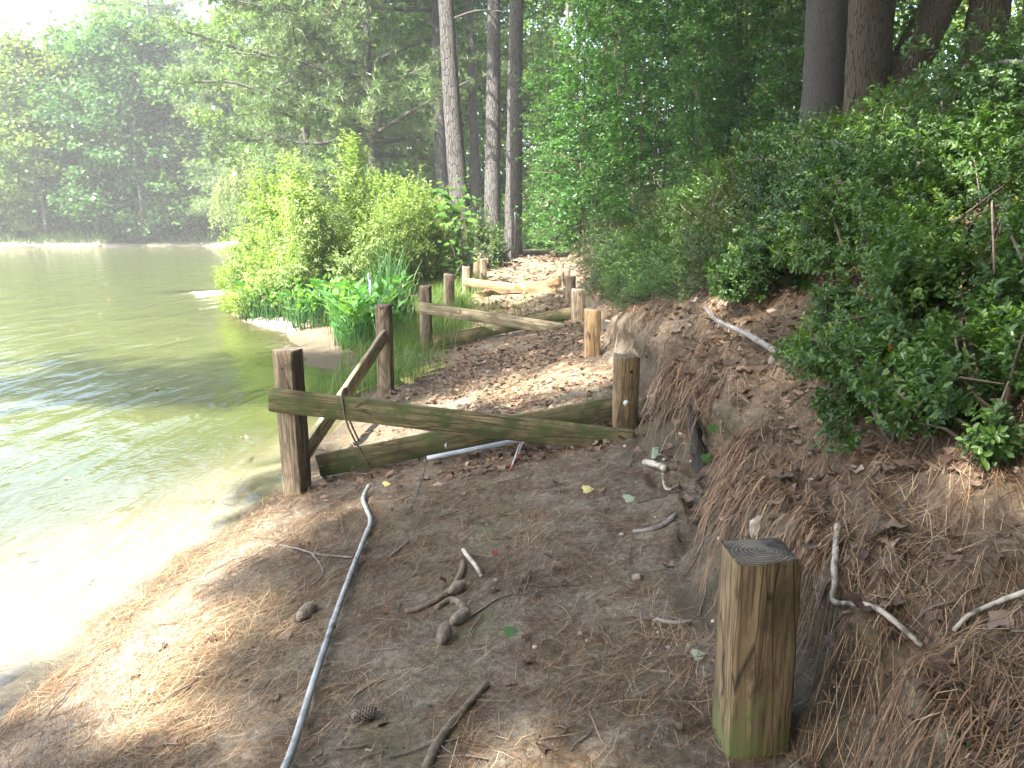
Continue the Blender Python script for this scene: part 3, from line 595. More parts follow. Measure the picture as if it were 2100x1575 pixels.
NB = 'unseen woods added behind the viewpoint to hold back sky light'  # unseen trees added to cut the sky light reaching the slope
bz = broad_tree('broadleaf_tree', 'unseen leafy tree added behind the viewpoint to hold back sky light', G(7, -4), 15, 4.6, .8, 35, 'broad', 100, 150, .3, .18, (0, 0), NB, in_gap)
for (x, y, s, rz) in [(3.5, -8, 1.1, 1), (11, -1, 1.0, 2), (12, 5, .95, 3), (-3, -12, 1.2, 4), (9, -9, 1.2, 5), (14, 10, .9, .5), (-9, -13, 1.2, 1.7), (16, 0, 1.2, 2.6)]: copy_thing(bz, G(x, y), rz, s)

# ---- thicket of slender saplings
def sapling(label, loc, seed, H=7.5, R=1.5, n=430, group=None, per=22, nst=4):
    rng = np.random.default_rng(seed); t = thing('sapling', label, 'sapling', loc, group); st = MB(); mb = MB(); PP, DD, TT = [], [], []
    tops = []
    for i in range(nst):
        a = rng.random() * 6.28; b0 = np.array([math.cos(a) * .18, math.sin(a) * .18, -.1]); e = np.array([math.cos(a) * R * .5 + rng.normal() * .2, math.sin(a) * R * .5 + rng.normal() * .2, H * rng.uniform(.75, 1)])
        q = smooth_path([b0, b0 * .6 + e * .35 + rng.normal(size=3) * .1, e], 14); st.add(*tube(q, np.linspace(.028, .007, 14), 6, rng, .08)); tops.append(q)
    for i in range(n):
        q = tops[rng.integers(nst)]; f = rng.random() ** .8 * .92 + .08; p0 = q[min(int(f * 13), 13)]; a = rng.random() * 6.28
        ln = R * rng.uniform(.35, .95) * (1.1 - .6 * f); dr = np.array([math.cos(a), math.sin(a), rng.uniform(-.25, .55)])
        u = rng.uniform(.3, 1, per); p = p0 + dr * ln * u[:, None] + np.array([0, 0, -.22]) * (ln * u[:, None]) ** 2 + rng.normal(size=(per, 3)) * .05
        side = np.array([-dr[1], dr[0], 0]) * rng.choice([-1, 1], per)[:, None]
        PP.append(p); DD.append(dr * .6 + side * .8 + rng.normal(size=(per, 3)) * .3 + np.array([0, 0, -.25])); TT.append(np.full(per, rng.random()))
        if i % 6 == 0: st.add(*tube(np.array([p0, p0 + dr * ln * .5 + np.array([0, 0, -.04]), p0 + dr * ln + np.array([0, 0, -.2 * ln * ln])]), [.008, .006, .003], 4))
    P = np.concatenate(PP); D = np.concatenate(DD); tt = np.concatenate(TT); ok = (P[:, 2] > .25) & ~in_gap(P + np.array(loc)); P, D, tt = P[ok], D[ok], tt[ok]; m_ = len(P)
    leaves_at(mb, leaf2(.23, .05, .15), P, D, np.array([0, 0, 1.]) + .6 * rng.normal(size=(m_, 3)), .095 * rng.uniform(.7, 1.4, m_), .4 * tt + .6 * rng.random(m_))
    link('stems', st.mesh('stems', M['stem'], True), t); link('foliage', mb.mesh('foliage', M['thicket']), t); return t
TH = 'saplings of the thicket on the slope'; LT = 'slender leafy sapling in the dense thicket between the pines and the thick grey trunk'
sa = sapling(LT, G(1.75, 19.5), 61, 8.0, 1.6, 460, TH); sb = sapling(LT, G(2.7, 17.2), 62, 7.0, 1.6, 460, TH); sc2 = sapling(LT, G(4.0, 15.2), 63, 6.5, 1.5, 430, TH)
for (x, y, s, src, rz) in [(3.5, 19.0, 1.05, sa, 2), (2.4, 22.5, 1.1, sb, 1), (4.9, 17.4, 1.0, sa, 4), (5.6, 14.8, .95, sb, 3), (5.2, 20.6, 1.05, sc2, 2.5), (6.9, 18.4, 1.05, sa, 5.5), (3.2, 26, 1.2, sa, .7), (5.4, 25, 1.15, sb, 5), 
                           (1.9, 25.5, 1.0, sc2, 3.9), (4.4, 13.4, .62, sc2, 5), (3.1, 14.0, .6, sa, 1.8), (1.35, 22.3, .85, sb, 4.6)]:
    copy_thing(src, G(x, y), rz, s)

# ---- big trunks on the slope
def big_tree(label, x, y, path, r0, r1, seed, mat, cr=None, extra=None, dz=-.2, fill=()):
    loc = G(x, y, dz); t = thing('broadleaf_tree', label, 'tree', loc)
    tm, q = trunk_mb(path, r0, r1, seed, 22, 46, .3); link('trunk', tm.mesh('trunk', M[mat], True), t)
    if extra:
        tm, q2 = trunk_mb(extra[0], extra[1], extra[2], seed + 1, 22, 40, .1); link('trunk', tm.mesh('trunk', M[mat], True), t)
    if cr:
        H, R, z0, ncl = cr; mb, C = crown(seed, H, R, z0, ncl, 150, .17, DIA, lambda p: in_gap(p), loc, .2)
        lb = MB(); rng = np.random.default_rng(seed)
        for tg in fill:  # extra leaf clumps added where they shade path and slope
            tg = np.asarray(tg) - np.array(loc); j = int(np.argmin(abs(q[:, 2] - max(z0 * .8, tg[2] - .3 * np.hypot(tg[0], tg[1])))))
            fp = smooth_path([q[j], q[j] * .5 + tg * .5 + np.array([0, 0, .2]), tg], 7)
            if in_gap(fp + np.array(loc)).mean() > .4: continue
            lb.add(*tube(fp, np.linspace(.03, .006, 7), 5)); n_ = 120; P = tg + rng.normal(size=(n_, 3)) * np.array([.34, .34, .2]); P = P[~in_gap(P + np.array(loc))]; n_ = len(P)
            if n_: leaves_at(mb, DIA, P, rng.normal(size=(n_, 3)) + np.array([0, 0, -.3]), np.array([0, 0, 1.]) + .6 * rng.normal(size=(n_, 3)), .14 * rng.uniform(.6, 1.3, n_), rng.random(n_))
        link('crown', mb.mesh('crown', M['broad']), t)
        for i in rng.choice(len(C), 9, False):
            j = int(np.argmin(abs(q[:, 2] - max(z0 * .8, C[i, 2] * .7)))); lb.add(*tube(smooth_path([q[j], q[j] * .5 + C[i] * .5 + np.array([0, 0, .3]), C[i]], 7), np.linspace(r1 * .5, .02, 7), 6))
            tag(link('limbs', lb.mesh('limbs', M[mat], True), t), kind='stuff')
    return t
big_tree('thick straight grey trunk at the left edge of the azalea slope', 4.02, 10.9, [(.0, 0, -.3), (-.03, 0, 2), (-.12, 0, 5), (-.2, 0, 11)], .27, .2, 71, 'greybark', (13, 5.0, 6.5, 60), fill=FILL[4])
big_tree('massive brown twin trunk tree on top of the slope, one stem leaning right', 5.15, 12.1, [(-.1, 0, -.4), (-.1, 0, 1.4), (-.18, 0, 4), (-.5, .2, 10)], .36, .24, 72, 'oakbark', (14, 5.5, 6.5, 70), ([(.15, .0, .3), (.55, 0, 1.3), (1.1, .1, 2.6), (1.6, .2, 5), (2.2, .4, 9)], .30, .18), fill=FILL[5])
big_tree('stout bulging brown trunk behind the azaleas at the far right', 6.72, 12.2, [(0, 0, -.3), (0.02, 0, .8), (.10, 0, 1.8), (.02, 0, 3.2), (.1, 0, 9)], .29, .24, 73, 'oakbark', (13, 5.0, 6.5, 60), fill=FILL[6])
broad_tree('broadleaf_tree', 'sunlit yellow green tree behind the stout bulging trunk', G(10.5, 17.5), 9, 3.6, .8, 75, 'broad_light', 80, 130, .15, .12, (0, 0))
broad_tree('broadleaf_tree', 'yellow green tree behind the twin trunk tree', G(9, 21), 10, 3.4, .8, 76, 'broad_light', 80, 130, .16, .12, (0, 0))

# ---- azaleas over the slope
AZG = 'azaleas on the slope'
vars_ = []
M['azalea_olive'] = leaf_mat('olive_azalea_leaf', [(0, (.03, .045, .012)), (.45, (.065, .095, .022)), (.8, (.11, .14, .035)), (.94, (.17, .19, .05)), (1, (.22, .13, .05))], .38, .4)
for i, (rx, ry, rz, tips, lf, per, mat) in enumerate([(1.0, .95, 1.0, 2000, .029, 9, 'azalea_dark'), (1.15, 1.0, .95, 2500, .023, 9, 'azalea_dark'), (.95, 1.05, 1.15, 1500, .036, 9, 'azalea'), (1.05, 1.0, 1.0, 1900, .027, 9, 'azalea_olive')]):
    a_, s_ = bush(200 + i, tips, rx, ry, rz, lf, per, AZ, 26, .30 if i != 3 else .24, 0, .06, stems=14)
    vars_.append((a_.mesh('foliage', M[mat]), s_.mesh('stems', M['stem'], True)))
AZC = [0]
def azalea(v, x, y, s, rz, label, dz=-.05):
    hs_ = s * (1 if x < 2.6 else max(.42, 1 - (x - 2.6) * .27))
    AZC[0] += 1; v = 3 if AZC[0] % 4 == 2 else v
    t = thing('azalea_shrub', label, 'shrub', G(x, y, dz), AZG, rz); t.scale = (s, s, hs_)
    link('stems', vars_[v][1], t); link('foliage', vars_[v][0], t); return t
SL = 'dark green azalea in the mass of azaleas covering the slope'
for (v, x, y, s, rz, lb) in [
    (0, 2.35, 5.6, 1.0, .3, 'broad azalea uphill of the small leaved one behind the grey branch'),
    (1, 1.9, 6.9, .9, 1.2, 'rounded azalea beside the third right hand post'),
    (2, 1.85, 9.2, .9, 2.2, 'azalea whose low branches reach the path at the bend'),
    (0, 1.85, 11.6, .95, 3.3, 'pale leaved azalea bordering the path by the second crossed frame'),
    (1, 1.95, 14.0, .95, 4.1, 'azalea bordering the path by the third crossed frame'),
    (2, 2.15, 16.6, .95, 5.2, 'azalea nearest the log step, pale and rounded'),
    (1, 1.62, 7.9, .6, 2.0, 'small azalea at the lip of the bank just right of the pale tan post'), (0, 1.75, 6.3, .62, 3.0, 'small azalea on the lip of the bank above the front crossed frame'), (2, 1.6, 9.6, .6, 1.0, 'small azalea leaning to the path behind the second crossed frame'), (0, 1.75, 12.8, .7, 5.0, 'small azalea filling the gap by the farthest crossed frame'),
    (1, 1.45, 8.6, .55, .7, 'yellow green azalea nearest the pale tan post, spilling to the path edge'), (2, 1.5, 7.2, .5, 1.9, 'low azalea between the front crossed frame and the pale tan post'), (0, 1.4, 10.8, .6, 3.3, 'low azalea touching the slope side post of the second crossed frame'),
    (2, 1.72, 5.95, .55, .4, 'low azalea directly behind the thin upper end of the grey branch'), (1, 1.5, 6.55, .45, 2.4, 'small azalea between the grey branch and the pale tan post'),
    (0, 2.45, 6.3, 1.0, 4.0, SL), (2, 2.9, 5.2, 1.05, 5.0, SL), (1, 3.5, 5.4, 1.1, 2.0, SL), (0, 3.7, 3.9, 1.05, 1.0, SL), (1, 3.6, 6.9, 1.1, 0.4, SL), (1, 2.5, 19.5, 1.0, .2, 'farthest azalea of the slope, in front of the sapling thicket'), (0, 3.1, 6.4, 1.1, 2.9, SL), (1, 3.0, 8.4, 1.1, 1.7, SL), (2, 2.9, 10.4, 1.05, .9, SL), (0, 3.0, 12.6, 1.1, 5.9, SL), (1, 3.2, 15, 1.1, 3.7, SL),
    (1, 3.3, 4.6, 1.1, .1, SL), (2, 4.3, 5.8, 1.15, 2.1, SL), (0, 4.2, 7.8, 1.15, 1.1, SL), (1, 4.2, 9.6, 1.0, 4.7, SL), (2, 4.9, 11.0, .9, 3.1, SL), (0, 5.6, 7.4, 1.2, .6, SL), (1, 5.5, 9.4, 1.15, 5.4, SL), (2, 5.9, 11.2, .8, 1.4, SL), (0, 6.9, 9.8, 1.1, 2.4, SL), (1, 6.6, 5.8, 1.2, 3.4, SL), (2, 5.0, 4.2, 1.1, 4.4, SL), (0, 7.4, 11.4, .8, 5.0, SL), (1, 7.8, 8.0, 1.2, 1.0, SL)]:
    azalea(v, x, y, s, rz, lb)
# nearest shrubs, with larger glossy leaves
for (x, y, rx, ry, rz, tips, seed, lb, rot_) in [(1.72, 3.1, .62, .62, .85, 1250, 301, 'nearest bright glossy azalea spilling over the pine straw bank', 0), (2.05, 2.55, .68, .62, .95, 1200, 302, 'glossy azalea at the right edge of the picture with an open twiggy base', 0), (1.36, 2.72, .42, .38, .5, 520, 307, 'small glossy azalea hanging lowest over the straw at the right', 0), (1.46, 2.33, .36, .34, .5, 480, 309, 'glossy azalea cut off by the right edge of the picture, lowest there', 0), (1.95, 5.2, .55, .5, .75, 900, 310, 'dense azalea filling the slope just above the low one by the grey branch', 0), (1.62, 5.2, .4, .42, .5, 600, 308, 'low azalea behind the middle of the grey branch', 0), (1.66, 3.75, .4, .4, .5, 560, 303, 'low azalea sprawling by the butt of the grey branch', 0), (2.35, 3.75, .85, .8, 1.15, 1500, 304, 'tall azalea behind the nearest bright one', 0), (1.95, 4.6, .6, .6, .8, 1000, 305, 'azalea just uphill of the butt of the grey branch', 0), (1.72, 5.6, .5, .6, .7, 900, 306, 'small leaved azalea behind the thin upper end of the grey branch', 0)]:
    a_, s_ = bush(seed, int(tips * 1.35), rx, ry, rz, .026, 10, AZN, 26, .25, .05, .05, stems=12)
    t = thing('azalea_shrub', lb, 'shrub', G(x, y, -.03), AZG)
    link('stems', s_.mesh('stems', M['stem'], True), t); link('foliage', a_.mesh('foliage', M['azalea']), t)

# ---- left bank plants
def plant(name, label, cat, x, y, mat, seed, tips, rx, ry, rz, leaf, per, T, group=None, **k):
    a_, s_ = bush(seed, tips, rx, ry, rz, leaf, per, T, **k); t = thing(name, label, cat, G(x, y, -.03), group)
    link('stems', s_.mesh('stems', M['stem'], True), t); link('foliage', a_.mesh('foliage', M[mat]), t); return t
LB = 'sunlit shrubs on the pond bank'
plant('willow_shrub', 'tallest sunlit shrub of narrow yellow green leaves left of the pines', 'shrub', -3.3, 15.2, 'bright', 401, 3300, 1.9, 1.4, 3.9, .085, 11, NAR, LB, droop=.25, twig=.3, lobes=24, spread=.26)
plant('willow_shrub', 'sunlit narrow leaved shrub next to the vine covered stake', 'shrub', -2.1, 16.6, 'bright', 402, 2200, 1.3, 1.1, 2.8, .08, 11, NAR, LB, droop=.2, twig=.25, lobes=20, spread=.28)
plant('willow_shrub', 'sunlit leafy shrub between the tallest shrub and the water', 'shrub', -5.2, 18.8, 'bright', 403, 2200, 1.9, 1.4, 3.0, .085, 11, NAR, LB, droop=.15, twig=.25, lobes=20, spread=.28)
plant('leafy_shrub', 'rounded pale green shrub standing in front of the dark pine', 'shrub', -7.2, 27, 'broad_light', 404, 1200, 1.7, 1.5, 3.2, .12, 10, OVAL, LB, twig=.2, lobes=20)
plant('leafy_shrub', 'low pale shrub at the tip of the bank over the water', 'shrub', -8.7, 29.5, 'bright', 405, 800, 1.5, 1.3, 1.7, .12, 10, NAR, LB, twig=.2, lobes=16)
plant('leafy_shrub', 'low sunlit shrub below the tallest shrub', 'shrub', -4.2, 15.0, 'bright', 406, 1400, 1.3, 1.0, 1.4, .075, 10, NAR, LB, twig=.2, lobes=18)
plant('leafy_shrub', 'low loose sunlit plant at the water edge of the muddy spit', 'shrub', -4.9, 15.9, 'bright', 413, 900, 1.1, .9, 1.0, .10, 10, NAR, LB, twig=.25, lobes=16, spread=.4)
plant('leafy_shrub', 'low loose sunlit plant behind the muddy spit', 'shrub', -6.0, 19.4, 'bright', 414, 900, 1.3, 1.0, 1.1, .10, 10, NAR, LB, twig=.25, lobes=16, spread=.4)
plant('leafy_shrub', 'tall loose sunlit shrub in front of the straight pines and the vine', 'shrub', -2.6, 18.6, 'bright', 415, 2000, 1.4, 1.1, 3.3, .075, 10, OVAL, LB, twig=.25, lobes=22, spread=.34)
plant('leafy_shrub', 'leafy shrub in half shade at the foot of the kinked pine', 'shrub', -1.75, 19.5, 'broad', 407, 900, 1.0, .9, 1.7, .09, 10, OVAL, LB, twig=.2, lobes=16)
plant('evergreen_shrub', 'dark fine leaved evergreen shrub in front of the straight pines', 'shrub', -.62, 20.6, 'azalea_dark', 408, 1500, .75, .7, 1.8, .05, 10, AZ, None, twig=.1, lobes=22)
plant('leafy_shrub', 'bright green shrub at the end of the path past the log step', 'shrub', 1.0, 27.0, 'broad', 409, 900, 1.4, 1.1, 1.6, .1, 10, OVAL, None, twig=.2, lobes=18)
plant('leafy_shrub', 'dark leafy shrub left of the path end behind the black stake', 'shrub', .2, 29, 'broad_dark', 410, 800, 1.2, 1.0, 1.9, .1, 10, OVAL, None, twig=.2, lobes=16)
plant('leafy_shrub', 'small sunlit shrub along the bank near the spit', 'shrub', -6.1, 22.5, 'bright', 411, 800, 1.4, 1.2, 1.9, .11, 10, NAR, LB, twig=.2, lobes=16)
plant('leafy_shrub', 'bushy plant at the water corner below the weeping willow', 'shrub', -13.2, 44, 'broad', 412, 500, 1.9, 1.5, 1.4, .16, 9, OVAL, LB, twig=.2, lobes=14)

# weeping willow shrub
rng = np.random.default_rng(440); loc = G(-15.2, 47.5); t = thing('weeping_shrub', 'pale weeping willow shrub drooping at the far corner of the pond', 'shrub', loc, LB)
st = MB(); mb = MB(); PP, DD = [], []
for i in range(170):
    a = rng.random() * 6.28; r_ = 2.2 * math.sqrt(rng.random()); z_ = 4.9 - .55 * r_ * r_ * .5 + rng.normal() * .35; top = np.array([math.cos(a) * r_ * .8, math.sin(a) * r_ * .8, max(z_, 1.6)])
    ln = rng.uniform(1.0, 2.6); q = smooth_path([top, top + np.array([math.cos(a) * .3, math.sin(a) * .3, -.25 * ln]), top + np.array([math.cos(a) * .45, math.sin(a) * .45, -ln])], 28); q[:, 2] = np.maximum(q[:, 2], .1)
    PP.append(np.repeat(q, 4, 0) + rng.normal(size=(112, 3)) * .06); DD.append(rng.normal(size=(112, 3)) * .5 + np.array([0, 0, -1.]))
    if i % 5 == 0: st.add(*tube(smooth_path([(0, 0, -.1), top * np.array([.3, .3, .6]), top], 7), np.linspace(.05, .012, 7), 5))
P = np.concatenate(PP); leaves_at(mb, NAR, P, np.concatenate(DD), rng.normal(size=(len(P), 3)), .17 * rng.uniform(.7, 1.2, len(P)), rng.random(len(P)) * .6 + .4)
link('stems', st.mesh('stems', M['stem'], True), t); link('foliage', mb.mesh('foliage', M['bright']), t)

# vine with big leaves on a leaning stake
rng = np.random.default_rng(450); loc = G(-1.35, 16.3); t = thing('climbing_vine', 'vine with large heart shaped leaves climbing in front of the kinked pine', 'vine', loc)
st = MB(); PP, DD = [], []
for i in range(7):
    a = rng.random() * 6.28; q = smooth_path([(rng.normal() * .1, rng.normal() * .1, -.05), (.15 + rng.normal() * .1, rng.normal() * .15, .8), (.1 + rng.normal() * .2, rng.normal() * .2, 1.5 + rng.normal() * .2), (rng.normal() * .35, rng.normal() * .3, 1.9 + rng.normal() * .3)], 26)
    st.add(*tube(q, np.linspace(.012, .004, 26), 5)); k = rng.integers(3, 26, 24); PP.append(q[k] + rng.normal(size=(24, 3)) * .13)
P = np.concatenate(PP); n = len(P); mb = MB(); leaves_at(mb, HEART, P, rng.normal(size=(n, 3)) * np.array([1, 1, .3]) + np.array([.4, -.5, -.5]), np.array([0, -.3, 1.]) + .3 * rng.normal(size=(n, 3)), .15 * rng.uniform(.6, 1.25, n), rng.random(n))
link('stems', st.mesh('stems', M['stem'], True), t); link('leaves', mb.mesh('leaves', M['vine']), t)

# reeds, pickerelweed
def blades(mb, P, H, W, rng, lean=.35, segs=4):
    n = len(P); a = rng.random(n) * 6.28; d = np.c_[np.cos(a), np.sin(a), 0 * a]; sd_ = np.c_[-np.sin(a + .6), np.cos(a + .6), 0 * a]
    ln = lean * rng.random(n) ** 1.3; u = np.linspace(0, 1, segs + 1); V = []
    for k, f in enumerate(u):
        c_ = P + d * (ln * H * f ** 2)[:, None] + np.array([0, 0, 1.]) * (H * f * (1 - .35 * ln * f))[:, None]; w = (W * (1 - f ** 2.2) + .0004)[:, None] if np.ndim(W) else W * (1 - f ** 2.2) + .0004
        V += [c_ - sd_ * w, c_ + sd_ * w]
    V = np.stack(V, 1).reshape(-1, 3); k = 2 * (segs + 1)
    Fq = np.array([[2 * i, 2 * i + 1, 2 * i + 3, 2 * i + 2] for i in range(segs)]); Fs = (Fq[None] + (np.arange(n) * k)[:, None, None]).reshape(-1, 4)
    mb.add(V, Fs, np.repeat(rng.random(n), k))
rng = np.random.default_rng(460)
for (x, y, n, h, lb) in [(-2.05, 13.0, 150, 1.35, 'tall dark clump of upright reeds behind the second left post'), (-1.75, 12.2, 70, .95, 'shorter reed clump at the right of the tall one')]:
    loc = G(x, y, -.03); t = thing('reed_clump', lb, 'reeds', loc); mb = MB(); blades(mb, np.c_[rng.normal(size=(n, 2)) * .16, np.zeros(n)], h * rng.uniform(.6, 1.1, n), .008, rng, .35); link('blades', mb.mesh('blades', M['reed']), t)
def pickerel(seed):
    rng = np.random.default_rng(seed); st = MB(); mb = MB(); fl = MB(); n = 13
    for i in range(n):
        a = rng.random() * 6.28; b0 = np.array([rng.normal() * .07, rng.normal() * .07, -.03]); h = rng.uniform(.3, .68); e = b0 + np.array([math.cos(a) * .2 * h, math.sin(a) * .2 * h, h])
        q = smooth_path([b0, b0 * .5 + e * .5 + np.array([-.02, 0, .02]), e], 5); st.add(*tube(q, np.linspace(.006, .004, 5), 4), rnd=.4)
        leaves_at(mb, (leafT(.24, .05, .12)), e[None], np.array([[math.cos(a) * .7, math.sin(a) * .7, rng.uniform(.2, 1.)]]), np.array([[-math.cos(a), -math.sin(a), .9]]), np.array([rng.uniform(.14, .24)]), np.array([rng.random()]))
    return st.mesh('stems', M['weed'], True), mb.mesh('leaves', M['weed'])
pv = [pickerel(470 + i) for i in range(5)]; fcol = plain('violet_flower', [(.3, (.16, .14, .45)), (.7, (.32, .28, .62))], 60, .6, .2)
rng = np.random.default_rng(480)
def pick_at(x, y, i):
    t = thing('pickerelweed', 'broad leaved water plant in the clump along the pond edge', 'water plant', G(x, y), 'water plants along the pond edge', rng.random() * 6); s = rng.uniform(.7, 1.1); t.scale = (s, s, s)
    link('stems', pv[i % 5][0], t); link('leaves', pv[i % 5][1], t)
    return t
i = 0
for k in range(170):
    y = rng.uniform(10.6, 17.2); xs0 = float(shore(np.array([y]))[0]); x = xs0 + (.55 if rng.random() < .85 else .05) + abs(rng.normal()) * (.4 if y < 11.5 else .8)
    if x > -1.5 - .0 * y: continue
    t = pick_at(x, y, i); i += 1
    if i % 12 == 0:
        t['label'] = 'water plant with a violet flower spike in the clump along the pond edge'; fb_ = MB(); fb_.add(*tube([(0, 0, .45), (.01, 0, .62), (.015, 0, .72), (.015, 0, .78)], [.004, .016, .02, .006], 8)); link('flower_spike', fb_.mesh('flower_spike', fcol, True), t)
# grass
mb = MB(); rng = np.random.default_rng(490); n = 9000; y = rng.uniform(8.3, 17.5, n); x = ip(y, [8, 10.4, 15, 18], [-1.5, -1.15, -.95, -.75]) + rng.normal(size=n) * .28 - .12 + .25 * noise(y * 1.2, 0 * y, 3)
blades(mb, np.c_[x, y, terrain(x, y) - .01], rng.uniform(.12, .42, n) * sm((-.45 - x) / .4 + .15), .003, rng, .8)
n = 5000; y = rng.uniform(10.5, 30, n); x = shore(y) + .5 + np.abs(rng.normal(size=n)) * 1.4
blades(mb, np.c_[x, y, terrain(x, y) - .01], rng.uniform(.15, .5, n), .004, rng, .7)
n = 6000; x = rng.uniform(-62, -10, n); y = 62 + 1.2 * noise(x * .12, 0 * x, 31) + .4 * noise(x * .6, 0 * x, 32) + .03 * (x + 30) + rng.uniform(1.2, 4.5, n)
blades(mb, np.c_[x, y, terrain(x, y) - .01], rng.uniform(.2, .6, n), .035, rng, .7, 2)
tag(link('grass', mb.mesh('grass', M['grass'])), 'long green grass along the left posts and the pond banks', None, None, 'stuff')

# ------------------------------------------------------------------ timber posts, boards
def lumber(name, w, d, L, mat, seed, nseg=12, cham=.006, warp=.003, endmat=None, wear=0.):
    """bevelled length of lumber along local +Z from 0 to L"""
    rng = np.random.default_rng(seed); c_ = cham; hw, hd = w / 2, d / 2
    cs = np.array([(-hw + c_, -hd), (hw - c_, -hd), (hw, -hd + c_), (hw, hd - c_), (hw - c_, hd), (-hw + c_, hd), (-hw, hd - c_), (-hw, -hd + c_)])
    zz = np.concatenate([[0, .006], np.linspace(.03, L - .03, nseg), [L - .006, L]]); n = len(zz); V = []
    bx, by = np.cumsum(rng.normal(size=n)) * warp * .3, np.cumsum(rng.normal(size=n)) * warp * .3
    for i, z in enumerate(zz):
        s = 1 - (.05 if i in (0, n - 1) else 0.); q = cs * s + rng.normal(size=(8, 2)) * .0009 + np.array([bx[i], by[i]])
        V.append(np.c_[q, np.full(8, z) + (rng.normal(size=8) * .002 * (1 + 3 * wear) if i in (0, n - 1) else 0)])
    V = np.concatenate(V); i = np.arange(n - 1)[:, None] * 8; j = np.arange(8)[None]; j2 = (j + 1) % 8
    Q = np.stack([i + j, i + j2, i + 8 + j2, i + 8 + j], -1).reshape(-1, 4); t0 = len(V)
    V = np.vstack([V, [[bx[-1], by[-1], L + .004]]]); tri = np.array([[(n - 1) * 8 + k, (n - 1) * 8 + (k + 1) % 8, t0] for k in range(8)])
    Fs = [Q, tri, np.array([np.arange(8)[::-1]])]; mi = np.zeros(len(Q) + 9, int)
    if endmat is not None: mi[len(Q):len(Q) + 8] = 1
    return mk(name, V, Fs, None, False, [mat] + ([endmat] if endmat else []), mi)
def bolt_mesh():
    mb = MB(); a = np.linspace(0, 2 * np.pi, 14, endpoint=False)
    mb.add(*tube([(0, 0, 0), (0, 0, .003)], .02, 14)); mb.add(*tube([(0, 0, .003), (0, 0, .007), (0, 0, .011)], [.013, .012, .006], 10)); return mb.mesh('bolt', M['zinc'])
BOLT = bolt_mesh()
def hole_mesh():
    mb = MB(); mb.add(*tube([(0, 0, -.01), (0, 0, .0015), (0, 0, .0015), (0, 0, -.006)], [.011, .010, .007, .007], 10)); return mb.mesh('bolt_hole', M['darkhole'])
HOLE = hole_mesh()
POSTW = .14
def face_rot(face):   # local Z out of a post face
    return {'front': Matrix.Rotation(rad(90), 4, 'X'), 'right': Matrix.Rotation(rad(90), 4, 'Y'), 'left': Matrix.Rotation(rad(-90), 4, 'Y')}[face]
def on_post(o, me, name, face, h, u=0., w=POSTW):
    b_ = link(name, me, o); off = {'front': Vector((u, -w / 2, h)), 'right': Vector((w / 2, u, h)), 'left': Vector((-w / 2, u, h))}[face]
    b_.matrix_local = Matrix.Translation(off) @ face_rot(face); return b_
def post_mesh(L, mat, seed, w=POSTW): return lumber('post', w, w, L, mat, seed, 14, .007, .0015, M['endgrain'], .8)
def post_at(x, y, ztop, rz, seed, mat='wood_post', parent=None, label=None, tilt=(0, 0), w=POSTW, bury=.25):
    zb = float(terrain(x, y)) - bury; L = ztop - zb
    me = post_mesh(L, M[mat], seed, w)
    o = link('wooden_post' if parent is None else 'post', me, None, (x, y, zb)); o.rotation_euler = (tilt[0], tilt[1], rz)
    if parent is not None: o.parent = parent; o.location = Vector((x, y, zb)) - parent.location
    elif label: tag(o, label, 'post', 'old boardwalk posts standing without boards')
    o['len'] = L; return o
def board(parent, A, B, mat, seed, wid=.14, th=.038, name='board', roll=0.):
    """board from A to B (world points of its centre line); wide side upright"""
    A, B = Vector(A), Vector(B); d = (B - A); L = d.length; z = d.normalized(); up = Vector((0, 0, 1)); x = z.cross(up).normalized(); y = x.cross(z) * -1
    y = z.cross(x); R = Matrix((x, y, z)).transposed().to_4x4() @ Matrix.Rotation(roll, 4, 'Z')
    me = lumber(name, th, wid, L, M[mat], seed, 16, .004, .003); o = link(name, me, parent)
    o.matrix_local = Matrix.Translation(A - parent.location) @ R; return o
def board_bolt(bd, zl, side=-1, u=0., th=.038):
    b_ = link('bolt', BOLT, bd.parent); b_.matrix_local = bd.matrix_local @ Matrix.Translation((side * th / 2, u, zl)) @ Matrix.Rotation(rad(90 * side), 4, 'Y'); return b_

# front crossed frame
fr1 = thing('crossed_frame', 'nearest crossed board frame, mossy, with a tall rough post standing at the water edge', 'timber frame', (-.4, 4.95, .3), 'crossed board frames')
pM = post_at(-1.42, 5.10, 1.005, rad(-20), 501, 'wood_post', fr1, tilt=(rad(.5), rad(-.8)))
for h in (.22, .12): on_post(pM, HOLE, 'bolt_hole', 'front', pM['len'] - h, .0)
pK = post_at(.715, 4.93, .985, rad(4), 502, 'wood_front', fr1); on_post(pK, BOLT, 'bolt', 'front', pK['len'] - .285, -.012); on_post(pK, HOLE, 'bolt_hole', 'front', pK['len'] - .09, .015)
b1 = board(fr1, at(553, 818, 5.0) + np.array([0, 0, 0]), at(1300, 905, 4.68), 'wood_mossy', 511, .150)
board_bolt(b1, .10, -1)
b2 = board(fr1, at(1292, 832, 5.06), at(655, 957, 5.24), 'wood_mossy', 512, .155)
bN_ = board(fr1, at(628, 925, 5.35), at(788, 690, 7.86), 'wood_grey', 513, .14)
# post 2
post_at(-1.27, 7.95, 1.0, rad(-6), 503, label='tall square post standing behind the front frame near the cut stalks')
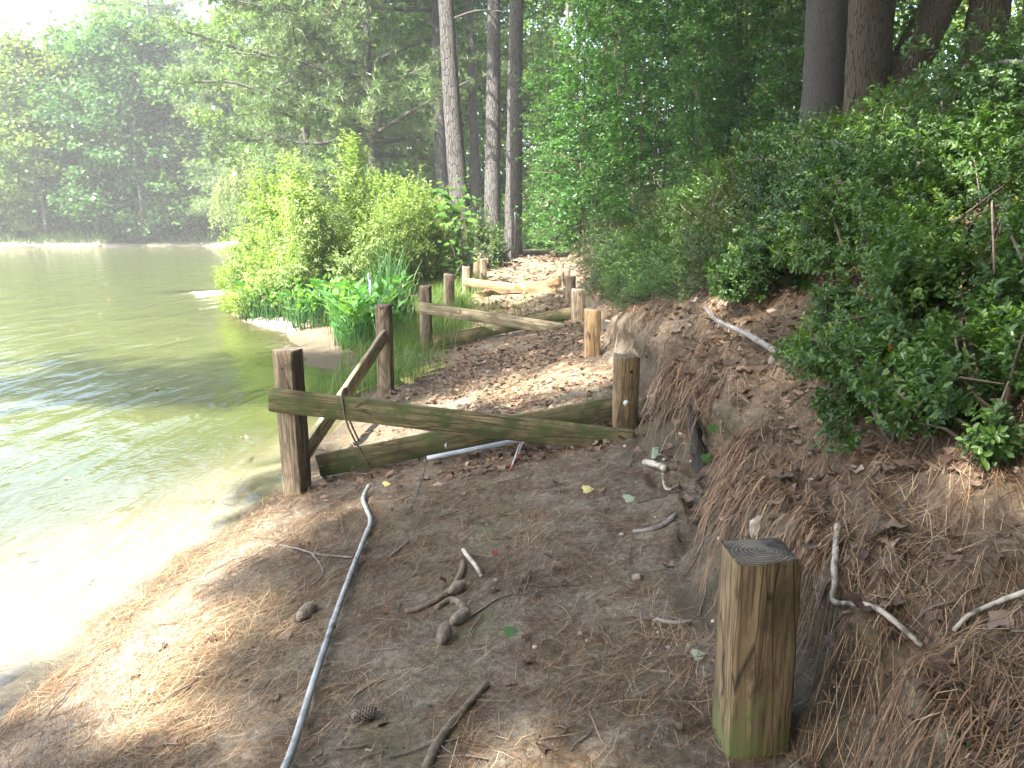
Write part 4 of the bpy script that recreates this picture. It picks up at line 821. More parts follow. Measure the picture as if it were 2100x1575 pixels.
# second frame
fr2 = thing('crossed_frame', 'weathered grey crossed board frame in the middle, grass at its left foot', 'timber frame', (-.2, 10, .4), 'crossed board frames')
pA = post_at(-1.12, 10.4, 1.0, rad(-7), 504, 'wood_post', fr2); pI = post_at(.81, 9.85, .995, rad(14), 505, 'wood_post', fr2)
b3 = board(fr2, at(861, 631, 10.28), at(1160, 676, 9.55), 'wood_grey', 514, .145); board_bolt(b3, .08, -1)
b4 = board(fr2, at(1192, 638, 9.98), at(890, 703, 10.28), 'wood_mossy', 515, .15)
# third frame
fr3 = thing('crossed_frame', 'farthest crossed board frame, its boards tan in the sun', 'timber frame', (-.1, 14.5, .5), 'crossed board frames')
pC = post_at(-.83, 14.8, 1.0, rad(-8), 506, 'wood_post', fr3); pG = post_at(.95, 14.3, .99, rad(6), 507, 'wood_post', fr3)
b5 = board(fr3, at(951, 578, 14.68), at(1140, 601, 13.95), 'wood_tan', 516, .15); board_bolt(b5, .08, -1)
b6 = board(fr3, at(1163, 575, 14.42), at(968, 611, 14.70), 'wood_tan', 517, .15)
# single posts
post_at(.642, 1.94, .972, rad(1), 520, 'wood_front', w=.163, label='large square post close to the camera with dark worn top and green foot', bury=.12)
o = post_at(.75, 7.48, 1.0, rad(1), 521, 'wood_tan', label='pale tan post on the right of the path, pine straw heaped at its foot')
for h, u in ((.1, .02), (.22, -.02), (.3, .03)): on_post(o, HOLE, 'bolt_hole', 'front', o['len'] - h, u)
o = post_at(.89, 12.2, 1.0, rad(-10), 522, label='post between the second and third crossed frames, on the slope side'); on_post(o, HOLE, 'bolt_hole', 'front', o['len'] - .2)
o = post_at(-.99, 12.7, 1.0, rad(18), 523, label='post between the second and third crossed frames, in front of bright leaves'); on_post(o, HOLE, 'bolt_hole', 'front', o['len'] - .12)
o = post_at(-.64, 18.0, 1.0, rad(12), 524, label='tall post on the left beyond the third crossed frame, nearer of two'); on_post(o, HOLE, 'bolt_hole', 'front', o['len'] - .2)
post_at(-.82, 18.8, 1.0, rad(10), 525, label='post half hidden by leaves beyond the third crossed frame, farther of two')
post_at(.97, 16.4, 1.0, rad(-10), 526, label='farthest post on the right of the path, before the azaleas')
post_at(.08, 20.2, .78, rad(5), 527, label='short stub post on the far path, lighter one of two', w=.12)
post_at(-.26, 20.6, .76, rad(5), 528, label='short stub post on the far path, darker left one of two', w=.12)
# log step
lg = MB(); rng = np.random.default_rng(530); lg.add(*tube(smooth_path([G(.16, 24.1, .07), G(.8, 24.0, .06), G(1.5, 23.9, .07)], 12), .085, 12, rng, .05))
og = np.array(G(.8, 24, 0)); o = link('log_step', lg.mesh('log_step', M['oakbark'], True, og), None, og); tag(o, 'dark timber laid across the far end of the path', 'log')
# black stake
q = np.array([G(.06, 22.6, -.1), at(1052, 540, 22.6), at(1057, 470, 22.5), at(1056, 435, 22.4)]); q[1] = q[0] * .6 + q[2] * .4
mb = MB(); mb.add(*tube(q, .016, 8)); o = link('black_stake', mb.mesh('black_stake', M['black'], True, q[0]), None, q[0]); tag(o, 'thin black stake leaning in front of the right straight pine', 'stake')

LOBE = []
for s_ in range(3):
    r2 = np.random.default_rng(700 + s_); k = 12; a = np.linspace(0, 2 * np.pi, k, endpoint=False) + .1; rr2 = (.5 + .14 * np.cos(4 * a + s_)) * (1 + .12 * r2.normal(size=k)); T = np.c_[rr2 * np.cos(a) * .75, .5 + rr2 * np.sin(a), .22 * (r2.random(k)) * np.abs(np.cos(a)) + .1 * r2.normal(size=k) * .6]
    T = np.vstack([T, [0, .5, -.03]]); LOBE.append((T, [np.array([[i, (i + 1) % k, k] for i in range(k)])]))
LOBE0 = LOBE
# ------------------------------------------------------------------ small things on the ground
def strand(name, label, cat, pix, r, mat, sides=8, n=24, dz=0., seed=0, jit=.13, group=None, lift=None, parent=None):
    """stick, root, pipe ...: a tube along points; pix = (px, py[, extra height])"""
    P = [gp(p[0], p[1], dz + (p[2] if len(p) > 2 else 0)) for p in pix]; q = smooth_path(P, n) if len(P) > 2 else np.linspace(P[0], P[1], n)
    z = terrain(q[:, 0], q[:, 1]); 
    if lift is None: q[:, 2] = np.maximum(q[:, 2], z + np.min(np.atleast_1d(r)) * .3)
    if jit == 0.:
        for _ in range(3): q[2:-2, 2] = sum(q[2 + k:len(q) - 2 + k, 2] for k in (-2, -1, 0, 1, 2)) / 5
    rr = np.interp(np.linspace(0, 1, n), np.linspace(0, 1, len(np.atleast_1d(r))), np.atleast_1d(r))
    mb = MB(); mb.add(*tube(q, rr, sides, np.random.default_rng(seed), jit)); o = link(name, mb.mesh(name, M[mat], True, q[0]), None, q[0])
    return tag(o, label, cat, group), q
# main conduit
cp, q = strand('conduit_pipe', 'long pale grey conduit pipe lying bent along the path from the bottom edge', 'pipe', [(560, 1640, .02), (596, 1574, .02), (650, 1400, .02), (702, 1240, .02), (745, 1125, .02), (760, 1082, .015), (752, 1052, .012), (745, 1032, .012), (757, 1010, .03)], .0125, 'conduit', 12, 80, .012, jit=0.)
for f in (.33, .56):
    i = int(f * 79); d = nrm(q[i + 1] - q[i - 1]); mb = MB(); mb.add(*tube([q[i] - d * .022, q[i] + d * .022], .0145, 12)); link('coupling', mb.mesh('coupling', M['conduit'], True, q[0]), cp)
A_, B_ = gp(880, 953, .05) + np.array([0, -.10, .02]), gp(1115, 914, .06) + np.array([0, -.08, .03])
mb = MB(); mb.add(*tube(np.linspace(A_, B_, 10), .016, 12)); c2 = link('conduit_pipe', mb.mesh('conduit_pipe', M['conduit2'], True, A_), None, A_); tag(c2, 'short blue grey conduit pipe poking out from under the crossed boards', 'pipe')
q = smooth_path([A_, gp(868, 985, .03), gp(850, 1030, .005), gp(832, 1058, .004)], 16); mb = MB(); mb.add(*tube(q, .003, 6)); o = link('cable', mb.mesh('cable', M['black'], True, q[0]), None, q[0]); tag(o, 'thin black wire hanging from the open end of the blue grey pipe', 'wire')
t = thing('cable', 'frayed cable with bare red tips curling out under the crossed boards', 'wire', tuple(B_))
for k, (dx, e) in enumerate(((0, (1050, 962)), (8, (1063, 940)))):
    q = smooth_path([B_, gp(1085 + dx, 912, .09), gp(1068 + dx * .5, 928, .06), gp(e[0], e[1], .02)], 16); mb = MB(); mb.add(*tube(q, .0045, 6)); link('sheath', mb.mesh('sheath', M['whitewire'], True, B_), t)
    d = nrm(q[-1] - q[-2]); mb = MB(); mb.add(*tube([q[-1], q[-1] + d * .035], [.006, .004], 8)); link('wire_tip', mb.mesh('wire_tip', M['redcap'], True, B_), t)
# wires over the board
for k, (a, b_, c_, lb) in enumerate([((706, 800), (716, 880), (758, 955), 'dark vine stem looped over the nearest mossy board, longer one'), ((704, 802), (712, 850), (736, 905), 'dark vine stem hanging from the nearest mossy board, shorter one')]):
    p0 = at(a[0], a[1], 4.99); p1 = at(b_[0], b_[1], 4.93); p2 = at(c_[0], c_[1], 5.0); p2[2] = max(p2[2], float(terrain(p2[0], p2[1])))
    q = smooth_path([p0 + np.array([0, .06, -.03]), p0 + np.array([0, 0.02, .01]), p0 + np.array([0, -.075, -.03]), p1, p2], 20); mb = MB(); mb.add(*tube(q, .006, 6, np.random.default_rng(k), .2)); o = link('vine_stem', mb.mesh('vine_stem', M['twig'], True, q[0]), None, q[0]); tag(o, lb, 'vine')
# sticks
strand('stick', 'white barked stick bent at a right angle on the straw right of the big post', 'stick', [(1716, 1105, .03), (1710, 1180, .02), (1708, 1248, .02), (1712, 1256, .02), (1790, 1290, .03), (1890, 1342, .015)], [.010, .008, .0075], 'palestick', 8, 40, .008, 1)
strand('stick', 'white barked twig running off the right edge of the picture', 'stick', [(1952, 1322, .01), (1985, 1295, .03), (2040, 1275, .03), (2130, 1240, .03)], [.006, .007], 'palestick', 8, 20, .006, 2)
strand('branch', 'long grey fallen branch lying under the azaleas', 'branch', [(1442, 668, .1), (1470, 690, .08), (1530, 717, .06), (1592, 748, .03)], [.010, .014, .018], 'greystick', 9, 24, .015, 3)
strand('branch', 'bare grey branch among the azaleas at the upper right', 'branch', [(1980, 405, .75), (2030, 415, .75), (2110, 440, .72)], [.008, .014], 'greystick', 8, 14, .0, 4, lift=True)
strand('branch', 'thick brown branch pointing to the bottom edge of the picture', 'branch', [(872, 1590), (900, 1530), (945, 1470), (1000, 1412)], [.014, .015, .013, .01], 'root', 9, 30, .008, 5)
strand('root', 'curved dark root crossing the path edge', 'root', [(832, 1260), (880, 1243), (925, 1215), (946, 1180), (950, 1155)], [.012, .016, .016, .012], 'root', 9, 30, .006, 6)
strand('root', 'hooked root looping beside the cones', 'root', [(895, 1250), (925, 1238), (948, 1245), (950, 1265), (935, 1285)], [.012, .015, .013], 'root', 9, 26, .006, 7)
strand('root', 'short pale peeled root piece above the curved root', 'root', [(950, 1138, .02), (958, 1152, .02), (975, 1168, .01), (988, 1188)], [.010, .011, .009], 'palestick', 9, 18, .006, 8)
strand('stick', 'thin grey twig beside the hooked root', 'stick', [(950, 1282), (985, 1255), (1020, 1235), (1050, 1225)], [.004, .003], 'greystick', 6, 14, .006, 9)
strand('root', 'thick pale peeled root sticking out of the eroded bank', 'root', [(1322, 962, .02), (1342, 967, .025), (1365, 977, .01)], [.018, .019, .018], 'palestick', 10, 14, .012, 10)
strand('root', 'forked pale root end low on the eroded bank', 'root', [(1358, 985, .02), (1363, 1010, .015), (1375, 1012, .015), (1393, 1004, .01)], [.006, .008, .006], 'palestick', 8, 18, .006, 11)
strand('root', 'flat grey root at the foot of the bank', 'root', [(1298, 1096), (1330, 1090), (1365, 1078), (1385, 1066)], [.008, .014, .012], 'greystick', 8, 16, .006, 12)
strand('stick', 'broken stick near the foot of the big post', 'stick', [(1338, 1275), (1372, 1280), (1412, 1284)], [.008, .008], 'greystick', 8, 10, .006, 13)
strand('stick', 'long pale twig lying toward the water left of the conduit', 'stick', [(545, 1120), (600, 1128), (650, 1140), (725, 1146)], [.004, .0055], 'greystick', 7, 24, .006, 14)
strand('stick', 'thin forked twig hooking below the long pale twig', 'stick', [(640, 1140), (660, 1165), (660, 1185), (640, 1205)], [.004, .003], 'greystick', 6, 14, .006, 15)
strand('stick', 'thin twig trailing over the sunlit straw to the water', 'stick', [(350, 1205), (420, 1180), (480, 1150), (510, 1143)], [.003, .0035], 'greystick', 6, 18, .005, 16)
strand('stick', 'short straight stick right of the conduit bend', 'stick', [(800, 1145), (838, 1112)], [.006, .006], 'greystick', 7, 8, .006, 17)
strand('stick', 'thin stick leaning over the path behind the crossed boards', 'stick', [(1030, 803), (1075, 780)], [.006, .005], 'twig', 7, 8, .006, 18)
strand('branch', 'driftwood twig poking out of the shaded water', 'branch', [(285, 798, .03), (310, 795, .06), (345, 803, .035)], [.012, .014, .01], 'greystick', 7, 14, .0, 19, lift=True)
rng = np.random.default_rng(540); hill_tw = 'bare twigs hanging in the azaleas'
for (a, b_, c_) in [((1860, 410), (1800, 430), (1785, 530)), ((1590, 420), (1550, 450), (1545, 470)), ((1980, 700), (1960, 650), (1950, 600)), ((1990, 980), (1975, 930), (2000, 890)), ((2060, 600), (2070, 540), (2085, 480))]:
    strand('twig', 'thin bare twig arching out of the azalea leaves', 'twig', [(*a, .55), (*b_, .7), (*c_, .6)], [.0035, .0015], 'twig', 6, 12, 0, 20, lift=True, group=hill_tw)

# pine cones
def cone_mesh(seed, L=.085, R=.026):
    rng = np.random.default_rng(seed); mb = MB(); n = 90; u = (np.arange(n) + .5) / n; a = np.arange(n) * 2.39996; r = R * np.sin(np.pi * (u * .86 + .08)) ** .7
    mb.add(*tube([(0, 0, 0), (0, 0, L * .5), (0, 0, L)], [R * .45, R * .7, R * .15], 8))
    P = np.c_[r * np.cos(a) * .6, r * np.sin(a) * .6, u * L]; D = np.c_[np.cos(a), np.sin(a), np.full(n, .55)]
    T = np.array([[-.25, 0, 0], [.25, 0, 0], [.5, .75, .05], [0, 1.05, .22], [-.5, .75, .05], [0, .7, .2]]); leaves_at(mb, (T, [np.array([[0, 1, 2, 5], [0, 5, 4, 4][:4]])[:1], np.array([[0, 5, 4], [2, 3, 5], [5, 3, 4]])]), P, D, np.c_[-np.cos(a) * .5, -np.sin(a) * .5, np.ones(n)], .016 * np.ones(n), rng.random(n))
    return mb.mesh('pine_cone', M['cone'])
CN = cone_mesh(1)
for (px, py, rz, lb, s) in [(722, 1490, .3, 'grey pine cone standing out right of the conduit near the bottom edge', .85), (612, 1282, 1.2, 'grey pine cone left of the conduit', 1.1), (905, 1330, 1.5, 'pine cone lying below the hooked root, lower one of two', 1.0), (926, 1292, .9, 'pine cone lying below the hooked root, upper one of two', .95), (922, 1226, .8, 'reddish pine cone tucked under the curved root', .85), (1738, 888, 0, 'dark pine cone standing upright on the straw by the near azalea', 1.0), (1580, 755, 1.0, 'dark pine cone at the butt of the grey branch', 1.0)]:
    p = gp(px, py, .022); o = link('pine_cone', CN, None, p); o.rotation_euler = (rad(80) if 'upright' not in lb else 0, 0, rz + 1.5); o.scale = (s, s, s); tag(o, lb, 'pine cone', 'pine cones on the ground')
# stones
def stone(seed, r):
    rng = np.random.default_rng(seed); bm = bmesh.new(); bmesh.ops.create_icosphere(bm, subdivisions=2, radius=r)
    for v in bm.verts: v.co = v.co * (1 + .18 * rng.normal() * .5 + .15 * float(noise(v.co.x / r * 1.3 + seed, v.co.y / r * 1.3 + v.co.z / r, 3))); v.co.z *= .7
    me = bpy.data.meshes.new('stone'); bm.to_mesh(me); bm.free(); return me
sm_ = [stone(i, .011) for i in range(4)]
for me in sm_: me.materials.append(M['pebble'])
for k, (px, py) in enumerate([(1075, 1317), (1098, 1332), (1205, 1317), (1345, 1064), (1275, 1098), (1362, 950), (1416, 955), (1395, 905), (1190, 1305), (1370, 1330), (1335, 1345), (1476, 1110), (1462, 1280), (1350, 1300), (1480, 1075)]):
    o = link('pebble', sm_[k % 4], None, gp(px, py, .003)); o.rotation_euler.z = k; s = .6 + .5 * ((k * 37) % 10) / 10; o.scale = (s, s, s); tag(o, 'small pale pebble lying on the path or in the bank', 'pebble', 'pale pebbles on the path and bank')
me = stone(9, .022); me.materials.append(M['tanstone']); tag(link('stone', me, None, gp(1307, 1190, .008)), 'rounded tan stone on the path left of the big post', 'stone')
me = stone(12, .035); me.materials.append(M['rock']); o = link('stone', me, None, gp(1345, 935, .0)); o.scale = (.8, .8, 1.7); tag(o, 'mossy green stone stuck in the eroded bank', 'stone')
me = stone(15, .05); me.materials.append(M['pebble']); o = link('stone', me, None, gp(1553, 1085, .0)); o.scale = (.6, .6, 1.2); tag(o, 'whitish lump in the bank just behind the big post', 'stone')

# thin roots hanging out of the cut bank
rng = np.random.default_rng(561)
for y in (2.3, 2.55, 2.9, 3.2, 3.45, 3.6, 3.85, 4.15, 4.3, 4.6, 5.0, 5.5):
    lx, lz = lip(np.array([y])); x0 = float(lx[0]); P = []
    for f in np.linspace(0, 1, 6): xx = x0 + .03 - .16 * f + rng.normal() * .012; yy = y + rng.normal() * .03 + .05 * f; P.append((xx, yy, max(float(terrain(xx, yy)) + .012, float(lz[0]) - .32 * f)))
    q = smooth_path(P, 14); mb = MB(); mb.add(*tube(q, np.linspace(rng.uniform(.004, .008), .0015, 14), 6, rng, .2)); o = link('root', mb.mesh('root', M['root'], True, q[0]), None, q[0]); tag(o, 'thin brown root hanging down the face of the eroded bank', 'root', 'thin roots hanging from the bank')
# bank stump of grey wood
mb = MB(); rng = np.random.default_rng(560); B0 = gp(1428, 940); q = smooth_path([B0 + np.array([.03, 0, -.1]), B0 + np.array([.0, .02, .1]), B0 + np.array([-.04, .05, .26])], 10); mb.add(*tube(q, np.linspace(.055, .012, 10), 14, rng, .35)); o = link('dead_root_stump', mb.mesh('dead_root_stump', M['greybark'], True, B0), None, B0); tag(o, 'greyish dead root stump exposed in the eroded bank', 'stump')

# tangle of dry twigs caught behind the front frame
rng = np.random.default_rng(565); c_ = np.array(G(-1.08, 5.45)); t = thing('twig_tangle', 'tangle of dry twigs and grass caught between the front frame and its sloping board', 'brush pile', tuple(c_))
for i in range(46):
    a = rng.random() * 6.28; L = rng.uniform(.12, .42); p = c_ + np.array([rng.normal() * .16, rng.normal() * .14, abs(rng.normal()) * .07]); d = np.array([math.cos(a), math.sin(a), rng.uniform(-.1, .7)]) * L / 2
    q = smooth_path([p - d, p + rng.normal(size=3) * .03, p + d], 6); q[:, 2] = np.maximum(q[:, 2], terrain(q[:, 0], q[:, 1]) + .004); mb = MB(); mb.add(*tube(q, np.linspace(.0035, .0012, 6), 4), rnd=rng.uniform(.5, 1)); link('twig', mb.mesh('twig', M['straw'], True, c_), t)
# bits floating on the pond
rng = np.random.default_rng(566); mbs = []
for i in range(3):
    mb = MB(); leaves_at(mb, LOBE0[i % len(LOBE0)], np.zeros((1, 3)), np.array([[1., .2, 0]]), np.array([[0, 0, 1.]]), np.array([.055]), np.array([.9])); mbs.append(mb.mesh('floating_leaf', M['dryleaf']))
for i, (x, y) in enumerate([(-3.2, 5.5), (-4.6, 7.2), (-6.0, 9.8), (-3.9, 8.6), (-7.4, 13.5), (-9.5, 19), (-5.2, 12.4), (-2.7, 4.2), (-2.3, 6.6), (-8.2, 16), (-12, 24), (-6.6, 17)]):
    o = link('floating_leaf', mbs[i % 3], None, (x, y, .006)); o.rotation_euler.z = rng.random() * 6; tag(o, 'small dead leaf floating on the pond', 'leaf', 'dead leaves floating on the pond')
# pile of cut stalks
rng = np.random.default_rng(570); c_ = gp(855, 770, .01); t = thing('stalk_pile', 'pile of pale yellow cut reed stalks on the path beside the second post', 'stalk pile', tuple(c_))
for i in range(34):
    a = rng.normal(.55, .45); L = rng.uniform(.25, .75); p = c_ + np.array([rng.normal() * .2, rng.normal() * .14, rng.random() * .035]); d = np.array([math.cos(a), math.sin(a), 0]) * L / 2
    q = smooth_path([p - d, p + np.array([rng.normal() * .02, rng.normal() * .02, .03]), p + d], 7); q[:, 2] = np.maximum(terrain(q[:, 0], q[:, 1]) + .006 + rng.random() * .03, q[:, 2] * 0); mb = MB(); mb.add(*tube(q, np.linspace(.006, .003, 7), 5), rnd=rng.random()); link('stalk', mb.mesh('stalk', M['stalk'], True, c_), t)

# single leaves that stand out
def single_leaf(px, py, L, mat, label, T=HEART, rz=0., dz=.012, up=.9, cat='leaf'):
    p = gp(px, py, dz); mb = MB(); d = np.array([[math.cos(rz), math.sin(rz), .15]]); hang = 'hanging' in label; leaves_at(mb, T, np.zeros((1, 3)), np.array([[.3, -.1, -.9]]) if hang else d, np.array([[-.3, -.9, .3]]) if hang else np.array([[.2 * math.sin(rz), -.45, up]]), np.array([L]), np.array([.85]))
    tag(link('fallen_leaf', mb.mesh('fallen_leaf', mat), None, p), label, cat)
yl = rnd_mat('yellow_leaf', [(0, (.4, .36, .12)), (1, (.62, .55, .22))], .6, .2); gl_ = rnd_mat('fresh_green_leaf', [(0, (.05, .13, .035)), (1, (.075, .17, .05))], .45, .3)
pg = rnd_mat('pale_green_leaf', [(0, (.24, .29, .19)), (1, (.36, .42, .29))], .6, .2); rd = rnd_mat('red_leaf', [(0, (.2, .035, .025)), (1, (.27, .05, .035))], .5, .2); og_ = rnd_mat('orange_leaf', [(0, (.5, .2, .02)), (1, (.6, .27, .03))], .5, .3)
single_leaf(1195, 1010, .06, yl, 'yellow lobed leaf on the path in front of the blue grey pipe', rz=.1)
single_leaf(1035, 1306, .05, gl_, 'small fresh green leaf in the middle of the path', rz=.3)
single_leaf(1012, 1142, .03, rd, 'tiny red leaf on the path near the pale root', rz=.6)
single_leaf(1280, 1032, .06, pg, 'pale bluish green leaf on the path below the bank', rz=.3)
single_leaf(1420, 1358, .045, pg, 'pale green leaf left of the big post', rz=.2)
single_leaf(785, 998, .05, yl, 'pale yellow leaf by the end of the conduit', rz=.2)
single_leaf(1458, 888, .06, gl_, 'green leaf hanging in the hollow of the bank, upper one', rz=-1.2, dz=.03)
single_leaf(1446, 945, .06, gl_, 'green leaf hanging in the hollow of the bank, lower one', rz=-1.0, dz=.03)
single_leaf(1960, 1560, .045, gl_, 'bright green leaf at the bottom right edge of the picture', rz=.4, dz=.03)
single_leaf(835, 735, .2, pg, 'large pale green leaf lying by the foot of the middle left post', rz=.2, dz=.03)
single_leaf(828, 790, .16, yl, 'yellow green leaf beside the pile of stalks', rz=.9, dz=.03)
p = at(1822, 722, 3.05); mb = MB(); leaves_at(mb, OVAL, np.zeros((2, 3)) + np.array([[0, 0, 0], [.0, 0, -.02]]), np.array([[.4, 0, .9], [-.5, 0, -.6]]), np.array([[0, -1, .3]] * 2), np.array([.035, .035]), np.array([.9, .4])); tag(link('orange_leaf', mb.mesh('orange_leaf', og_), None, p), 'orange leaf caught in the nearest azalea', 'leaf')

# ------------------------------------------------------------------ litter: pine straw and dry leaves
def needles(mb, x, y, L, W, ang, rng, lift=.012):
    n = len(x); d = np.c_[np.cos(ang), np.sin(ang)]; cv = rng.normal(size=n) * .18; V = []
    zj = rng.random(n) * lift; tilt = rng.normal(size=n) * .02
    for k, f in enumerate((-.5, 0., .5)):
        px = x + d[:, 0] * L * f - d[:, 1] * cv * L * (f * f); py = y + d[:, 1] * L * f + d[:, 0] * cv * L * (f * f)
        z = terrain(px, py) + .002 + zj + tilt * f * 2 * (rng.random(n) < .5) ; w = W * (1 if f == 0 else .55)
        V += [np.c_[px - d[:, 1] * w, py + d[:, 0] * w, z], np.c_[px + d[:, 1] * w, py - d[:, 0] * w, z + .0004]]
    V = np.stack(V, 1).reshape(-1, 3); Fs = (np.array([[0, 1, 3, 2], [2, 3, 5, 4]])[None] + (np.arange(n) * 6)[:, None, None]).reshape(-1, 4)
    return V, Fs
rng = np.random.default_rng(600); mb = MB()
def straw_field(N, ylo, yhi, W, Lr, sel):
    n = N; y = ylo + (yhi - ylo) * rng.random(n) ** 1.25; x = rng.uniform(-2.2, 3.2, n); k = sel(x, y) > rng.random(n); x, y = x[k], y[k]; n = len(x)
    ang = 2.2 * noise(x * .9, y * .9, 51) + .4 + rng.normal(size=n) * 1.15; L = rng.uniform(*Lr, n); V, Fs = needles(mb, x, y, L, W * rng.uniform(.7, 1.2, n), ang, rng, .014)
    tone = np.clip(.45 + .25 * noise(x * 2, y * 2, 52) + .3 * rng.normal(size=n) + .10 * (x < .6), 0, 1); mb.add(V, Fs, np.repeat(tone, 6))
MOSSP = [gp(*p) for p in ((1035, 1040), (1010, 1085), (985, 1130), (965, 1200), (980, 1280), (930, 1380), (900, 1410), (870, 1440), (845, 1485), (820, 1530))]
def moss_at(x, y):
    r = np.full(len(x), 9.)
    for p in MOSSP: r = np.minimum(r, np.hypot(x - p[0], y - p[1]))
    return r < .12 + .05 * noise(x * 7, y * 7, 77)
def dens(x, y):
    xs, xl, zl, xr, zr = zones(y); lx, lz = lip(y); base = .34 + .5 * sm((noise(x * 1.7, y * 1.7, 53) + .35 * noise(x * 5, y * 5, 54) + .1) / .5)
    d = np.where(x > lx - .03, .42 + .55 * sm((noise(x * 2.6, y * 2.6, 55) + .25) / .5), base); d = np.where((x > lx - .24) & (x <= lx), np.where(y < 2.5, .6, .12), d); d = np.where(x < xl, .8, d); d = d * np.where(moss_at(x, y), .25, 1); d = np.where(x < xs + .0, .12, d)
    return d * np.where((y > 5.2) & (y < 10) & (x < -.6), .15, 1)
straw_field(125000, 1.2, 5.2, .0009, (.05, .15), dens)
straw_field(36000, 5.0, 13, .0026, (.08, .18), lambda x, y: dens(x, y) * .8)
straw_field(8000, 12, 24, .005, (.12, .25), lambda x, y: dens(x, y) * .6 * (x > -.8))
# thatch hanging over the lip of the bank
n = 8000; y = rng.uniform(1.1, 9, n); lx, lz = lip(y); k = noise(y * 2.1, 0 * y, 71) + .5 * noise(y * 7, 0 * y, 72) > -.15; y, lx = y[k], lx[k]; n = len(y); ang = math.pi + rng.normal(size=n) * 1.1; L = rng.uniform(.05, .15, n); cx = lx + rng.normal(size=n) * .05 + .03; V = []
d = np.c_[np.cos(ang), np.sin(ang)]; th = rng.random(n) * .05
for f in (0., .5, 1.):
    px = cx + d[:, 0] * L * f * .7; py = y + d[:, 1] * L * f * .7; z = np.maximum(terrain(px, py) + .004 + th * (1 - .3 * f), terrain(cx, y) + th - L * f * f * .9); w = .0014
    V += [np.c_[px - d[:, 1] * w, py + d[:, 0] * w, z], np.c_[px + d[:, 1] * w, py - d[:, 0] * w, z]]
V = np.stack(V, 1).reshape(-1, 3); mb.add(V, (np.array([[0, 1, 3, 2], [2, 3, 5, 4]])[None] + (np.arange(n) * 6)[:, None, None]).reshape(-1, 4), np.repeat(np.clip(rng.normal(.5, .22, n), 0, 1), 6))
tag(link('pine_straw', mb.mesh('pine_straw', M['straw'])), 'fallen pine needles matted over the path and bank', None, None, 'stuff')

mb = MB()
def leaf_field(N, xlo, xhi, ylo, yhi, size, sel):
    y = rng.uniform(ylo, yhi, N); x = rng.uniform(xlo, xhi, N); k = sel(x, y) > rng.random(N); x, y = x[k], y[k]; n = len(x); P = np.c_[x, y, terrain(x, y) + .004 + rng.random(n) * .012]
    for s in range(3):
        q = np.arange(n) % 3 == s; m_ = q.sum(); a = rng.random(m_) * 6.28
        leaves_at(mb, LOBE[s], P[q], np.c_[np.cos(a), np.sin(a), rng.normal(size=m_) * .25], np.array([0, 0, 1.]) + .35 * rng.normal(size=(m_, 3)), rng.uniform(*size, m_), np.clip(rng.normal(.45, .25, m_), 0, 1))
def ldens(x, y):
    xs, xl, zl, xr, zr = zones(y); lx, lz = lip(y); d = .25 + .75 * sm((noise(x * 1.4, y * 1.4, 61) + .2) / .5); return d * (x > xl - .15) * np.where((x > xr) & (x < lx), .25, 1)
leaf_field(2600, -1.6, 3.0, 1.3, 4.6, (.022, .06), lambda x, y: ldens(x, y) * np.where(x > .8, 1., .12))
leaf_field(8500, -1.3, 1.5, 4.6, 13, (.03, .065), lambda x, y: ldens(x, y) * np.where(np.abs(x - .2) < .8, 1, .5))
leaf_field(2600, -1.0, 1.8, 12, 24, (.06, .12), ldens)
leaf_field(2600, 0.8, 4.5, 1.3, 12, (.03, .08), ldens)
leaf_field(2300, .8, 2.6, 1.2, 5.2, (.022, .062), lambda x, y: .3 + .7 * sm((noise(x * 2.2, y * 2.2, 63) + .1) / .4))
tag(link('leaf_litter', mb.mesh('leaf_litter', M['dryleaf'])), 'dry brown leaves scattered along the path and bank', None, None, 'stuff')

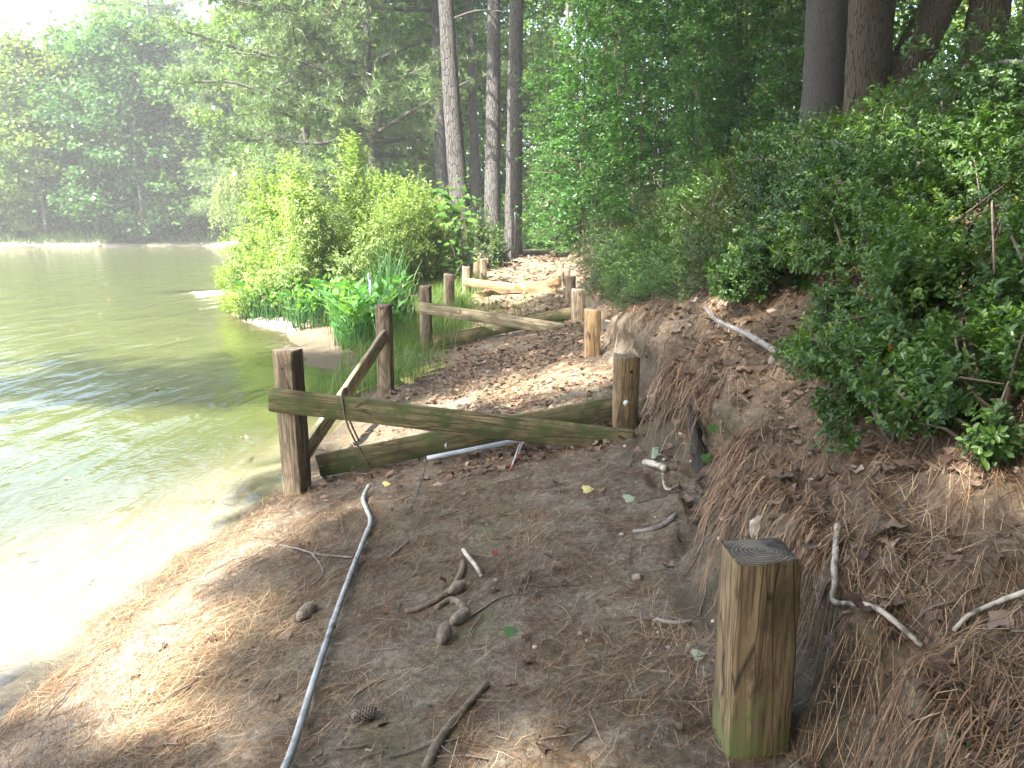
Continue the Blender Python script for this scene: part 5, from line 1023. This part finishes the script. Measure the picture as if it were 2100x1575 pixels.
# crumbs of soil and grit
mb = MB(); n = 15000; y = 1.2 + 9 * rng.random(n) ** 1.6; x = rng.uniform(-1.9, 2.2, n); xs, xl, zl, xr, zr = zones(y); lx, lz = lip(y); k = (x > xs) & (rng.random(n) < np.where((x > xr) & (x < lx + .1), 1, np.where(x > lx, .25, .6))); x, y = x[k], y[k]; n = len(x)
OCT = (np.array([[1, 0, 0], [-1, 0, 0], [0, 1, 0], [0, -1, 0], [0, 0, .8], [0, 0, -.8]]) * .5, [np.array([[0, 2, 4], [2, 1, 4], [1, 3, 4], [3, 0, 4], [2, 0, 5], [1, 2, 5], [3, 1, 5], [0, 3, 5]])])
sz = .003 + .009 * rng.random(n) ** 3; leaves_at(mb, OCT, np.c_[x, y, terrain(x, y) + sz * .2], rng.normal(size=(n, 3)), rng.normal(size=(n, 3)), np.c_[sz, sz * rng.uniform(.6, 1.4, n), sz * rng.uniform(.5, 1, n)], rng.random(n))
M['crumb'] = rnd_mat('soil_crumb', [(0, (.04, .032, .024)), (.6, (.14, .115, .085)), (.93, (.24, .20, .15)), (1, (.5, .46, .38))], .9)
tag(link('grit', mb.mesh('grit', M['crumb'])), 'crumbs of soil and small grit lying on the path and bank', None, None, 'stuff')

# twig litter
mb = MB(); n = 420; y = 1.4 + 7 * rng.random(n) ** 1.3; x = rng.uniform(-1.7, 2.4, n)
for i in range(n):
    a = rng.random() * 6.28; L = rng.uniform(.04, .22); f = np.linspace(-.5, .5, 5); px = x[i] + np.cos(a) * L * f + rng.normal(size=5) * .006; py = y[i] + np.sin(a) * L * f + rng.normal(size=5) * .006
    if px.min() < float(shore(np.array([y[i]]))[0]): continue
    mb.add(*tube(np.c_[px, py, terrain(px, py) + .006 + rng.random() * .008], rng.uniform(.0015, .004), 5, cap=False))
tag(link('twig_litter', mb.mesh('twig_litter', M['twig'])), 'short broken twigs scattered over the pine straw', None, None, 'stuff')

# ------------------------------------------------------------------ air
def haze(density, aniso):
    bm = bmesh.new(); bmesh.ops.create_cube(bm, size=1); me = bpy.data.meshes.new('haze'); bm.to_mesh(me); bm.free()
    o = link('haze', me, None, (-20, 85, 16.5)); o.scale = (330, 260, 37); tag(o, 'thin summer haze over the pond, also standing in for lens glare', None, None, 'stuff')
    m = bpy.data.materials.new('haze'); m.use_nodes = True; nt = m.node_tree; nt.nodes.remove(nt.nodes['Principled BSDF'])
    v = nd(nt, 'ShaderNodeVolumePrincipled', {'Color': (.93, .96, 1, 1), 'Density': density, 'Anisotropy': aniso}); nt.links.new(v.outputs[0], nt.nodes['Material Output'].inputs['Volume']); me.materials.append(m); o.visible_shadow = True
HAZE = 0.0011  # the haze also stands in for the washed look of lens glare
if HAZE: haze(HAZE, .0)
